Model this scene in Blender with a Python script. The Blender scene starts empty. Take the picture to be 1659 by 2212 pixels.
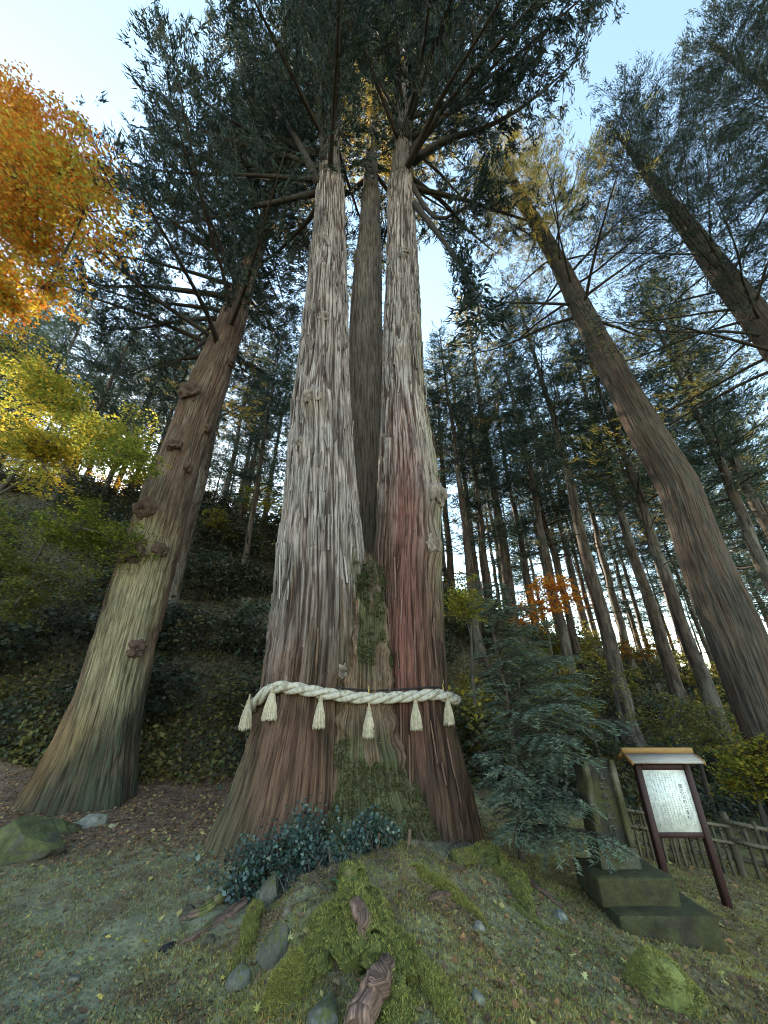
import bpy, math, random
import numpy as np
from mathutils import Vector

# ------------------------------------------------------------------ camera
PITCH = math.radians(26.9)
EYE = 1.9
scene = bpy.context.scene
C = scene.collection
cam_d = bpy.data.cameras.new('camera')
cam = bpy.data.objects.new('camera', cam_d)
C.objects.link(cam)
cam.location = (0, 0, EYE)
cam.rotation_euler = (math.pi / 2 + PITCH, 0, 0)
cam_d.sensor_fit = 'VERTICAL'
cam_d.sensor_height = 36.0
cam_d.lens = 13.0
cam_d.clip_start = 0.05
cam_d.clip_end = 2000
scene.camera = cam

# ------------------------------------------------------------------ sky and sun
SUN_EL, SUN_AZ = math.radians(25.0), math.radians(-37.0)      # azimuth from +Y towards +X
world = bpy.data.worlds.new('World')
scene.world = world
world.use_nodes = True
wn = world.node_tree
wn.nodes.clear()
sky = wn.nodes.new('ShaderNodeTexSky')
sky.sky_type = 'NISHITA'
sky.sun_disc = False
sky.sun_elevation = SUN_EL
sky.sun_rotation = SUN_AZ
sky.altitude = 0
sky.air_density = 1.0
sky.dust_density = 0.15
sky.ozone_density = 0.0
bg = wn.nodes.new('ShaderNodeBackground')
bg.inputs['Strength'].default_value = 0.15
wo = wn.nodes.new('ShaderNodeOutputWorld')
tint = wn.nodes.new('ShaderNodeMix'); tint.data_type = 'RGBA'; tint.blend_type = 'MULTIPLY'      # camera white balance for open shade
tint.inputs[0].default_value = 1.0
tint.inputs[7].default_value = (1.08, 1.07, .92, 1)
wn.links.new(sky.outputs[0], tint.inputs[6])
wn.links.new(tint.outputs[2], bg.inputs[0])
wn.links.new(bg.outputs[0], wo.inputs[0])

sun_d = bpy.data.lights.new('sun', 'SUN')
sun_d.energy = 5.0
sun_d.angle = math.radians(0.5)
sun_d.color = (1.0, 0.86, 0.66)
sun = bpy.data.objects.new('sun', sun_d)
C.objects.link(sun)
sv = Vector((math.sin(SUN_AZ) * math.cos(SUN_EL), math.cos(SUN_AZ) * math.cos(SUN_EL), math.sin(SUN_EL)))
sun.rotation_euler = sv.to_track_quat('Z', 'Y').to_euler()

scene.view_settings.view_transform = 'Standard'
scene.view_settings.look = 'None'
scene.view_settings.gamma = 1
scene.view_settings.use_curve_mapping = False
scene.view_settings.exposure = 2.3
scene.cycles.use_denoising = True
scene.cycles.filter_width = 1.0
scene.cycles.max_bounces = 6
scene.cycles.diffuse_bounces = 3
scene.cycles.transmission_bounces = 3
scene.cycles.use_adaptive_sampling = True

# ------------------------------------------------------------------ pixel helpers (photograph seen at 1659 x 2212)
FPX = 13.0 / 36.0 * 2212
CP, SP = math.cos(PITCH), math.sin(PITCH)
def ray(u, v):
    """direction of a photograph pixel, scaled so that forward (+Y) = 1: (x, 1, z)"""
    yu = 1106.0 - v
    f = FPX * CP - yu * SP
    return (u - 829.5) / f, (yu * CP + FPX * SP) / f
def at(u, v, Y):
    t, e = ray(u, v)
    return np.array([t * Y, Y, EYE + e * Y])

# ------------------------------------------------------------------ noise
def _hash(ix, iy, iz, seed):
    h = (ix * 374761393 + iy * 668265263 + iz * 2147483647 + seed * 974634777) & 0xFFFFFFFF
    h = ((h ^ (h >> 13)) * 1274126177) & 0xFFFFFFFF
    h = ((h ^ (h >> 16)) * 2246822519) & 0xFFFFFFFF
    return ((h ^ (h >> 15)) & 0xFFFFFF) / float(0xFFFFFF)
def noise(x, y, z=0.0, seed=0):
    x, y, z = np.broadcast_arrays(np.asarray(x, float), np.asarray(y, float), np.asarray(z, float))
    x0, y0, z0 = np.floor(x), np.floor(y), np.floor(z)
    fx, fy, fz = x - x0, y - y0, z - z0
    fx, fy, fz = [f * f * (3 - 2 * f) for f in (fx, fy, fz)]
    ix, iy, iz = x0.astype(np.int64), y0.astype(np.int64), z0.astype(np.int64)
    r = 0.0
    for dx in (0, 1):
        for dy in (0, 1):
            for dz in (0, 1):
                w = (fx if dx else 1 - fx) * (fy if dy else 1 - fy) * (fz if dz else 1 - fz)
                r = r + w * _hash(ix + dx, iy + dy, iz + dz, seed)
    return r
def fbm(x, y, z=0.0, seed=0, o=4):
    s, a, t = 0.0, 0.5, 0.0
    for k in range(o):
        f = 2.03 ** k
        s = s + a * noise(np.asarray(x) * f, np.asarray(y) * f, np.asarray(z) * f, seed + k)
        t += a
        a *= 0.5
    return s / t
def sstep(a, b, x):
    t = np.clip((np.asarray(x, float) - a) / (b - a), 0, 1)
    return t * t * (3 - 2 * t)

# ------------------------------------------------------------------ mesh and object helpers
def make_mesh(name, V, F, mat, col=None, uv=None, smooth=False):
    V = np.asarray(V, np.float32)
    Fs = F if isinstance(F, (list, tuple)) else [F]
    me = bpy.data.meshes.new(name)
    me.vertices.add(len(V))
    me.vertices.foreach_set('co', V.ravel())
    loops = np.concatenate([np.asarray(f, np.int32).ravel() for f in Fs])
    tot = np.concatenate([np.full(len(f), np.asarray(f).shape[1], np.int32) for f in Fs])
    st = np.concatenate([[0], np.cumsum(tot)[:-1]]).astype(np.int32)
    me.loops.add(len(loops))
    me.loops.foreach_set('vertex_index', loops)
    me.polygons.add(len(tot))
    me.polygons.foreach_set('loop_start', st)
    me.polygons.foreach_set('loop_total', tot)
    if smooth:
        me.polygons.foreach_set('use_smooth', np.ones(len(tot), bool))
    if col is not None:
        c = np.ones((len(V), 4), np.float32)
        c[:, :3] = col
        a = me.color_attributes.new('Col', 'FLOAT_COLOR', 'POINT')
        a.data.foreach_set('color', c.ravel())
    if uv is not None:
        l = me.uv_layers.new(name='UVMap')
        l.data.foreach_set('uv', np.asarray(uv, np.float32)[loops].ravel())
    me.update(calc_edges=True)
    me.validate()
    me.materials.append(mat)
    return me
def link(name, me, parent=None, loc=None):
    o = bpy.data.objects.new(name, me)
    C.objects.link(o)
    if parent is not None:
        o.parent = parent
    if loc is not None:
        o.location = loc
    return o
def tag(o, label=None, cat=None, group=None, kind=None):
    if label: o['label'] = label
    if cat: o['category'] = cat
    if group: o['group'] = group
    if kind: o['kind'] = kind
    return o
def thing(name, label, cat, loc=(0, 0, 0), group=None, rz=0.0):
    o = bpy.data.objects.new(name, None)
    C.objects.link(o)
    o.location = loc
    o.rotation_euler = (0, 0, rz)
    o.empty_display_size = 0.2
    return tag(o, label, cat, group)
def copy_tree(o, parent=None):
    c = o.copy()
    C.objects.link(c)
    if parent is not None:
        c.parent = parent
    for ch in o.children:
        copy_tree(ch, c)
    return c
class Bag:
    """collects pieces of one mesh"""
    def __init__(s): s.V, s.F, s.C, s.U, s.n = [], {}, [], [], 0
    def add(s, V, F, col=(1, 1, 1), uv=None):
        V = np.asarray(V, float)
        for f in (F if isinstance(F, (list, tuple)) else [F]):
            f = np.asarray(f)
            s.F.setdefault(f.shape[1], []).append(f + s.n)
        s.V.append(V)
        s.C.append(np.broadcast_to(np.asarray(col, float), (len(V), 3)))
        s.U.append(np.zeros((len(V), 2)) if uv is None else np.asarray(uv, float))
        s.n += len(V)
    def mesh(s, name, mat, smooth=False):
        return make_mesh(name, np.concatenate(s.V), [np.concatenate(f) for f in s.F.values()], mat,
                         np.concatenate(s.C), np.concatenate(s.U), smooth)

def resample(P, R, n):
    P = np.asarray(P, float); R = np.asarray(R, float)
    m = len(P)
    t = np.linspace(0, m - 1, n)
    def cr(A):
        i = np.clip(np.floor(t).astype(int), 0, m - 2)
        f = (t - i)
        if A.ndim > 1: f = f[:, None]
        a0 = A[np.clip(i - 1, 0, m - 1)]; a1 = A[i]; a2 = A[i + 1]; a3 = A[np.clip(i + 2, 0, m - 1)]
        return 0.5 * ((2 * a1) + (-a0 + a2) * f + (2 * a0 - 5 * a1 + 4 * a2 - a3) * f ** 2 + (-a0 + 3 * a1 - 3 * a2 + a3) * f ** 3)
    return cr(P), np.maximum(cr(R), 1e-4)
def tube(P, R, n=8, cap=True, bump=0.0, seed=0):
    """tube along points P with radii R; returns V, faces, uv"""
    P = np.asarray(P, float); R = np.asarray(R, float)
    m = len(P)
    T = np.gradient(P, axis=0)
    T /= np.linalg.norm(T, axis=1)[:, None] + 1e-9
    ref = np.array([0, 0, 1.0]) if abs(T[0, 2]) < 0.9 else np.array([0, 1.0, 0])
    N = np.zeros_like(P); B = np.zeros_like(P)
    nn = ref - T[0] * ref.dot(T[0]); nn /= np.linalg.norm(nn)
    for i in range(m):
        nn = nn - T[i] * nn.dot(T[i]); nn /= np.linalg.norm(nn) + 1e-9
        N[i] = nn; B[i] = np.cross(T[i], nn)
    th = np.linspace(0, 2 * np.pi, n, endpoint=False)
    rr = np.repeat(R[:, None], n, 1)
    if bump:
        q = P[:, None, :] * 3.0 + np.stack([np.cos(th), np.sin(th), 0 * th], -1)[None] * 1.3
        rr = rr * (1 + bump * (noise(q[..., 0], q[..., 1], q[..., 2], seed) - 0.5) * 2)
    V = P[:, None, :] + rr[..., None] * (np.cos(th)[None, :, None] * N[:, None, :] + np.sin(th)[None, :, None] * B[:, None, :])
    V = V.reshape(-1, 3)
    i = np.arange(m - 1)[:, None] * n; j = np.arange(n)[None, :]; j2 = (j + 1) % n
    Q = np.stack([i + j, i + j2, i + n + j2, i + n + j], -1).reshape(-1, 4)
    L = np.concatenate([[0], np.cumsum(np.linalg.norm(np.diff(P, axis=0), axis=1))])
    uv = np.stack([np.repeat((th * R.mean())[None], m, 0), np.repeat(L[:, None], n, 1)], -1).reshape(-1, 2)
    F = [Q]
    if cap:
        V = np.concatenate([V, P[:1], P[-1:]]); uv = np.concatenate([uv, uv[:1], uv[-1:]])
        a, b = m * n, m * n + 1
        jj = np.arange(n); j2 = (jj + 1) % n
        T1 = np.stack([np.full(n, a), j2, jj], -1)
        T2 = np.stack([np.full(n, b), (m - 1) * n + jj, (m - 1) * n + j2], -1)
        F.append(np.concatenate([T1, T2]))
    return V, F, uv
def box(sx, sy, sz, c=(0, 0, 0), bev=0.0):
    """box with chamfered vertical and top edges"""
    c = np.asarray(c, float)
    if bev <= 0:
        V = np.array([[x, y, z] for z in (-.5, .5) for y in (-.5, .5) for x in (-.5, .5)]) * (sx, sy, sz) + c
        F = np.array([[0, 2, 3, 1], [4, 5, 7, 6], [0, 1, 5, 4], [2, 6, 7, 3], [0, 4, 6, 2], [1, 3, 7, 5]])
        return V, F
    hx, hy, hz, b = sx / 2, sy / 2, sz / 2, bev
    ring = lambda ix, iy, z: [[-ix + b * 0, -iy, z], [ix, -iy, z], [ix, iy, z], [-ix, iy, z]]
    def octo(hx, hy, b, z):
        return [[-hx + b, -hy, z], [hx - b, -hy, z], [hx, -hy + b, z], [hx, hy - b, z], [hx - b, hy, z], [-hx + b, hy, z], [-hx, hy - b, z], [-hx, -hy + b, z]]
    V = np.array(octo(hx - b, hy - b, b * .5, -hz) + octo(hx, hy, b, -hz + b) + octo(hx, hy, b, hz - b) + octo(hx - b, hy - b, b * .5, hz)) + c
    q = []
    for k in range(3):
        for j in range(8):
            q.append([k * 8 + j, k * 8 + (j + 1) % 8, k * 8 + 8 + (j + 1) % 8, k * 8 + 8 + j])
    return V, [np.array(q), np.array([[7, 6, 5, 4, 3, 2, 1, 0], [24, 25, 26, 27, 28, 29, 30, 31]])]
def rotz(V, a):
    c, s = math.cos(a), math.sin(a)
    V = np.asarray(V, float)
    return np.stack([V[:, 0] * c - V[:, 1] * s, V[:, 0] * s + V[:, 1] * c, V[:, 2]], -1)
_ico = {}
def ico(sub):
    if sub in _ico: return _ico[sub]
    p = (1 + 5 ** .5) / 2
    V = [[-1, p, 0], [1, p, 0], [-1, -p, 0], [1, -p, 0], [0, -1, p], [0, 1, p], [0, -1, -p], [0, 1, -p], [p, 0, -1], [p, 0, 1], [-p, 0, -1], [-p, 0, 1]]
    F = [[0, 11, 5], [0, 5, 1], [0, 1, 7], [0, 7, 10], [0, 10, 11], [1, 5, 9], [5, 11, 4], [11, 10, 2], [10, 7, 6], [7, 1, 8],
         [3, 9, 4], [3, 4, 2], [3, 2, 6], [3, 6, 8], [3, 8, 9], [4, 9, 5], [2, 4, 11], [6, 2, 10], [8, 6, 7], [9, 8, 1]]
    V = [list(np.array(v) / np.linalg.norm(v)) for v in V]
    for _ in range(sub):
        cache, F2 = {}, []
        def mid(a, b):
            k = (min(a, b), max(a, b))
            if k not in cache:
                m = np.array(V[a]) + np.array(V[b]); V.append(list(m / np.linalg.norm(m))); cache[k] = len(V) - 1
            return cache[k]
        for a, b, c in F:
            x, y, z = mid(a, b), mid(b, c), mid(c, a)
            F2 += [[a, x, z], [b, y, x], [c, z, y], [x, y, z]]
        F = F2
    _ico[sub] = (np.array(V), np.array(F))
    return _ico[sub]
def unit(A):
    return A / (np.linalg.norm(A, axis=-1, keepdims=True) + 1e-9)

def needle_leaves(rng, P, D, per, L, W, spread, jit, cols, along=0.0):
    """P,D: tuft points and directions; slender triangles around each. returns V,F,col"""
    n = len(P) * per
    B = np.repeat(P, per, 0) + rng.normal(0, jit, (n, 3))
    d0 = np.repeat(unit(D), per, 0)
    if along: B = B + d0 * rng.uniform(-.4, 1, (n, 1)) * along
    d = unit(d0 + rng.normal(0, spread, (n, 3)))
    side = unit(np.cross(d, rng.normal(0, 1, (n, 3))))
    l = L * rng.uniform(0.55, 1.25, (n, 1)); w = W * rng.uniform(0.7, 1.3, (n, 1))
    V = np.stack([B - side * w * .5, B + side * w * .5, B + d * l], 1).reshape(-1, 3)
    F = np.arange(n * 3).reshape(-1, 3)
    cols = np.asarray(cols)
    if cols.ndim == 3:      # per tuft
        c = np.repeat(cols[:, 0], per, 0)
    else:
        c = cols[rng.integers(0, len(cols), len(P))]
        c = np.repeat(c, per, 0)
    c = c * rng.uniform(0.7, 1.3, (n, 1))
    return V, F, np.repeat(c, 3, 0)
def broad_leaves(rng, P, N, size, cols, tilt=0.5):
    """one diamond leaf at each point, normal about N; cols (n,3)"""
    n = len(P)
    nrm = unit(N + rng.normal(0, tilt, (n, 3)))
    a = unit(np.cross(nrm, rng.normal(0, 1, (n, 3))))
    b = np.cross(nrm, a)
    s = size * rng.uniform(0.6, 1.3, (n, 1))
    V = np.stack([P - a * s * .5, P + b * s * .34 - a * s * .05, P + a * s * .5 - nrm * s * .08, P - b * s * .34 - a * s * .05], 1).reshape(-1, 3)
    F = np.arange(n * 4).reshape(-1, 4)
    return V, F, np.repeat(cols, 4, 0)

# ------------------------------------------------------------------ materials
def nodes(name):
    m = bpy.data.materials.new(name)
    m.use_nodes = True
    nt = m.node_tree
    return m, nt, nt.nodes['Principled BSDF']
def N(nt, t, **kw):
    n = nt.nodes.new(t)
    for k, v in kw.items():
        if k in n.inputs: n.inputs[k].default_value = v
        else: setattr(n, k, v)
    return n
def mix_mul(nt, a, b, fac=1.0):
    n = nt.nodes.new('ShaderNodeMix'); n.data_type = 'RGBA'; n.blend_type = 'MULTIPLY'
    n.inputs[0].default_value = fac
    nt.links.new(a, n.inputs[6]); nt.links.new(b, n.inputs[7])
    return n.outputs[2]
def ramp(nt, src, lo, hi, p0=0.3, p1=0.7):
    r = nt.nodes.new('ShaderNodeValToRGB')
    r.color_ramp.elements[0].position = p0; r.color_ramp.elements[0].color = (*lo, 1)
    r.color_ramp.elements[1].position = p1; r.color_ramp.elements[1].color = (*hi, 1)
    nt.links.new(src, r.inputs[0])
    return r.outputs[0]
def mat_vc(name, rough=0.85, sc=8.0, lo=(.6, .6, .6), hi=(1.3, 1.3, 1.3), bump=0.3, dist=0.02, coord='Object', scale=(1, 1, 1), spec=0.3, tint=None, fine=0.0):
    """vertex colour (or a tint) times noise, with noise bump"""
    m, nt, p = nodes(name)
    if tint is None:
        a = N(nt, 'ShaderNodeAttribute', attribute_name='Col').outputs['Color']
    else:
        r = N(nt, 'ShaderNodeRGB'); r.outputs[0].default_value = (*tint, 1); a = r.outputs[0]
    tc = N(nt, 'ShaderNodeTexCoord')
    mp = N(nt, 'ShaderNodeMapping'); mp.inputs['Scale'].default_value = scale
    nt.links.new(tc.outputs[coord], mp.inputs[0])
    nz = N(nt, 'ShaderNodeTexNoise', Scale=sc, Detail=6.0, Roughness=0.65)
    nt.links.new(mp.outputs[0], nz.inputs['Vector'])
    c = mix_mul(nt, a, ramp(nt, nz.outputs['Fac'], lo, hi))
    n2 = N(nt, 'ShaderNodeTexNoise', Scale=sc * 6, Detail=4.0, Roughness=0.7)
    nt.links.new(mp.outputs[0], n2.inputs['Vector'])
    c = mix_mul(nt, c, ramp(nt, n2.outputs['Fac'], (.72, .72, .72), (1.25, 1.25, 1.25)))
    nt.links.new(c, p.inputs['Base Color'])
    p.inputs['Roughness'].default_value = rough
    p.inputs['Specular IOR Level'].default_value = spec
    ad = N(nt, 'ShaderNodeMath', operation='MULTIPLY_ADD'); ad.inputs[1].default_value = 0.5
    nt.links.new(n2.outputs['Fac'], ad.inputs[0]); nt.links.new(nz.outputs['Fac'], ad.inputs[2])
    b = N(nt, 'ShaderNodeBump', Strength=bump, Distance=dist)
    nt.links.new(ad.outputs[0], b.inputs['Height']); nt.links.new(b.outputs[0], p.inputs['Normal'])
    return m
def mat_leaf(name, trans=0.35, rough=0.55, spec=0.3):
    m, nt, p = nodes(name)
    a = N(nt, 'ShaderNodeAttribute', attribute_name='Col').outputs['Color']
    oi = N(nt, 'ShaderNodeObjectInfo')
    c = mix_mul(nt, a, ramp(nt, oi.outputs['Random'], (.75, .8, .75), (1.2, 1.15, 1.1), 0, 1))
    nt.links.new(c, p.inputs['Base Color'])
    p.inputs['Roughness'].default_value = rough
    p.inputs['Specular IOR Level'].default_value = spec
    t = N(nt, 'ShaderNodeBsdfTranslucent')
    nt.links.new(c, t.inputs[0])
    mx = N(nt, 'ShaderNodeMixShader'); mx.inputs[0].default_value = trans
    nt.links.new(p.outputs[0], mx.inputs[1]); nt.links.new(t.outputs[0], mx.inputs[2])
    nt.links.new(mx.outputs[0], nt.nodes['Material Output'].inputs['Surface'])
    return m
def mat_bark(name, bump=1.0, su=30.0, sv=1.1):
    """vertex colour times long vertical fibres in UV metres"""
    m, nt, p = nodes(name)
    a = N(nt, 'ShaderNodeAttribute', attribute_name='Col').outputs['Color']
    tc = N(nt, 'ShaderNodeTexCoord')
    def nz(s, detail, k=(su, sv, 1)):
        mp = N(nt, 'ShaderNodeMapping'); mp.inputs['Scale'].default_value = (k[0] * s, k[1] * s, 1)
        nt.links.new(tc.outputs['UV'], mp.inputs[0])
        n = N(nt, 'ShaderNodeTexNoise', Scale=1.0, Detail=detail, Roughness=0.6, Distortion=0.25)
        nt.links.new(mp.outputs[0], n.inputs['Vector'])
        return n.outputs['Fac']
    f1, f2 = nz(1.0, 5.0), nz(3.2, 4.0)
    blotch = nz(0.12, 3.0, (12, 8, 1))
    c = mix_mul(nt, a, ramp(nt, f1, (.38, .34, .31), (1.3, 1.3, 1.3), .36, .56))
    c = mix_mul(nt, c, ramp(nt, f2, (.7, .68, .66), (1.2, 1.2, 1.22), .35, .62))
    c = mix_mul(nt, c, ramp(nt, blotch, (.72, .74, .74), (1.15, 1.12, 1.1), .35, .65))
    nt.links.new(c, p.inputs['Base Color'])
    p.inputs['Roughness'].default_value = 0.85
    p.inputs['Specular IOR Level'].default_value = 0.25
    ad = N(nt, 'ShaderNodeMath', operation='MULTIPLY_ADD'); ad.inputs[1].default_value = 0.5
    nt.links.new(f2, ad.inputs[0]); nt.links.new(f1, ad.inputs[2])
    b = N(nt, 'ShaderNodeBump', Strength=bump, Distance=0.03)
    nt.links.new(ad.outputs[0], b.inputs['Height']); nt.links.new(b.outputs[0], p.inputs['Normal'])
    return m

M_BARK = mat_bark('cedar_bark')
M_BARK_FAR = mat_bark('forest_bark', 0.6, 10.0, 1.2)
M_LIMB = mat_vc('limb_bark', 0.9, 6.0, bump=0.5)
M_NEEDLE = mat_leaf('cedar_needles', 0.30)
M_MAPLE = mat_leaf('maple_leaves', 0.5)
M_SHRUB = mat_leaf('shrub_leaves', 0.25)
M_GLOSSY = mat_leaf('glossy_leaves', 0.12, 0.28, 0.6)
M_BLADE = mat_leaf('moss_blades', 0.25, 0.8, 0.15)
M_LITTER = mat_leaf('dead_leaves', 0.2, 0.7, 0.2)
M_GROUND = mat_vc('ground_soil', 0.95, 5.0, (.55, .55, .55), (1.35, 1.35, 1.35), 0.8, 0.03, spec=0.15)
M_ROCK = mat_vc('rock', 0.9, 7.0, (.5, .5, .5), (1.35, 1.35, 1.35), 0.7, 0.03)
M_MOSS = mat_vc('moss', 0.95, 14.0, (.5, .55, .45), (1.4, 1.4, 1.3), 0.9, 0.03, spec=0.1)
M_STONE = mat_vc('weathered_stone', 0.9, 9.0, (.55, .55, .52), (1.3, 1.3, 1.3), 0.6, 0.015)
M_STRAW = mat_vc('straw', 0.8, 30.0, (.7, .68, .62), (1.15, 1.15, 1.15), 0.5, 0.006)
M_FRAME = mat_vc('stained_wood', 0.6, 12.0, (.6, .6, .6), (1.3, 1.3, 1.3), 0.3, 0.006, scale=(3, 3, .4), tint=(.036, .0115, .012))
M_ROOFW = mat_vc('roof_board', 0.6, 10.0, (.75, .75, .75), (1.15, 1.15, 1.15), 0.25, 0.005, scale=(.5, 4, 4), tint=(.36, .31, .27))
M_RIDGE = mat_vc('ridge_board', 0.6, 10.0, (.75, .75, .75), (1.15, 1.15, 1.15), 0.25, 0.005, scale=(.5, 4, 4), tint=(.30, .16, .05))
M_PANEL = mat_vc('sign_panel', 0.4, 3.0, (.88, .87, .84), (1.04, 1.04, 1.04), 0.03, 0.002, tint=(.78, .79, .77))
M_INK = mat_vc('sign_ink', 0.6, 20.0, (.8, .8, .8), (1.2, 1.2, 1.2), 0.0, 0.001, tint=(.06, .06, .065))
M_INKS = mat_vc('sign_small_ink', 0.6, 20.0, (.8, .8, .8), (1.2, 1.2, 1.2), 0.0, 0.001, tint=(.16, .16, .16))
M_WIRE = mat_vc('black_wire', 0.6, 20.0, bump=0.1, tint=(.015, .015, .016))
M_FENCE = mat_vc('fence_wood', 0.85, 14.0, (.5, .5, .5), (1.35, 1.35, 1.35), 0.5, 0.01, scale=(2, 2, .5))

# ------------------------------------------------------------------ terrain
TREE = np.array([-0.35, 7.0])
def G(x, y):
    x = np.asarray(x, float); y = np.asarray(y, float)
    z = -0.13 * np.clip(x - 0.8, 0, 6.0)
    r2 = ((x - TREE[0]) / 2.3) ** 2 + ((y - TREE[1]) / 2.2) ** 2
    z = z + 0.40 * np.exp(-r2)
    z = z + 0.16 * np.exp(-((x - 0.05) / 0.55) ** 2) * sstep(2.6, 4.2, y) * (1 - sstep(5.2, 7.0, y))
    z = z + 0.12 * np.exp(-((x + 0.75) / 0.40) ** 2 - ((y - 4.3) / 0.7) ** 2)
    bx = x + .45 * (fbm(x * 1.6, y * 1.6, .2, 14, 3) - .5) - .30 * (5.0 - y) * .6
    bank = sstep(-1.15, -.80, bx) * sstep(5.9, 5.0, y) * sstep(1.6, .2, x)
    z = z + bank * (.13 + .16 * (fbm(x * 2.6, y * 2.6, .9, 15, 4) - .5))
    t = x / np.maximum(y, 5.0)
    s = np.interp(t, [-2.5, -1, -.3, .05, .25, .5, .8, 1.2, 2], [.75, .82, .82, .72, .52, .36, .24, .16, .10])
    d = y + 0.38 * np.clip(-x - 3, 0, 60) - 12.2
    ds = np.where(d > 15, d, np.log1p(np.exp(np.clip(d * 1.1, -30, 30))) / 1.1)
    h = np.where(ds < 19, ds, 19 + 0.16 * np.minimum(ds - 19, 70))
    k = sstep(0, 6, ds)
    z = z + s * h + k * (1.1 * (fbm(x * .22, y * .22, 3.1, 5, 3) - .5) + .5 * (fbm(x * .9, y * .9, 1.1, 6, 3) - .5))
    z = z + 0.05 * (fbm(x * 1.4, y * 1.4, 0.3, 8, 3) - .5) + 0.05 * (fbm(x * 5.5, y * 5.5, 0.7, 9, 3) - .5) * (1 - k)
    return z
def hit(u, v, ymax=150):
    t, e = ray(u, v)
    Y = np.concatenate([np.arange(2.0, 14, .02), np.arange(14, ymax, .1)])
    below = EYE + e * Y <= G(t * Y, Y)
    i = int(np.argmax(below)) if below.any() else len(Y) - 1
    return np.array([t * Y[i], Y[i], float(G(t * Y[i], Y[i]))])

def axis(lo, hi, step, far, ratio):
    mid = np.arange(lo, hi + step / 2, step)
    out, w = [hi], step
    while out[-1] < far:
        w *= ratio; out.append(out[-1] + w)
    neg, w = [lo], step
    while neg[-1] > -far:
        w *= ratio; neg.append(neg[-1] - w)
    return np.concatenate([np.array(neg[1:])[::-1], mid, np.array(out[1:])])
gx = axis(-4.5, 5.5, .055, 420, 1.07)
gy = axis(2.6, 8.2, .055, 420, 1.07)
X, Y = np.meshgrid(gx, gy)
Z = G(X, Y)
nX, nY = len(gx), len(gy)
i = (np.arange(nY - 1)[:, None] * nX + np.arange(nX - 1)[None]).ravel()
GF = np.stack([i, i + 1, i + 1 + nX, i + nX], -1)
xf, yf, zf = X.ravel(), Y.ravel(), Z.ravel()
def ground_color(x, y):
    n = fbm(x * .8, y * .8, 2.0, 21, 4)[:, None]
    n2 = fbm(x * 3, y * 3, 2.0, 22, 4)[:, None]
    moss = np.array([.215, .205, .125]); olive = np.array([.260, .230, .105]); teal = np.array([.185, .215, .155])
    brown = np.array([.160, .115, .080]); red = np.array([.205, .112, .076])
    c = moss + (olive - moss) * sstep(.4, .62, n)
    rt = sstep(1.0, 3.5, x)[:, None]
    c = c * (1 - .65 * rt) + .65 * rt * np.array([.28, .235, .085])
    lf = (sstep(-.5, -2.5, x) * sstep(5.2, 3.6, y))[:, None]
    c = c * (1 - .3 * lf) + .3 * lf * teal
    dirt = np.clip(sstep(.52, .68, n2) * .6, 0, 1)
    c = c * (1 - dirt) + dirt * brown
    litter = (sstep(5.9, 7.4, y + .5 * (n[:, 0] - .5)) * sstep(1.5, -.5, x))[:, None]
    c = c * (1 - litter) + litter * (brown * .55 + red * .45)
    mound = np.exp(-(((x + .2) / 1.5) ** 2 + ((y - 5.0) / .8) ** 2))[:, None] * sstep(.42, .6, n2)
    c = c * (1 - .7 * mound) + .7 * mound * red * .8
    hill = sstep(11.0, 14.0, y + .38 * np.clip(-x - 3, 0, 60))[:, None]
    c = c * (1 - hill) + hill * (brown * .55 + .4 * np.array([.04, .05, .02]))
    return c
g = link('ground', make_mesh('ground', np.stack([xf, yf, zf], -1), GF, M_GROUND, ground_color(xf, yf), smooth=True))
tag(g, 'sloping mossy ground and steep hillside around the cedars', kind='structure')
g['category'] = 'ground'

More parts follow.
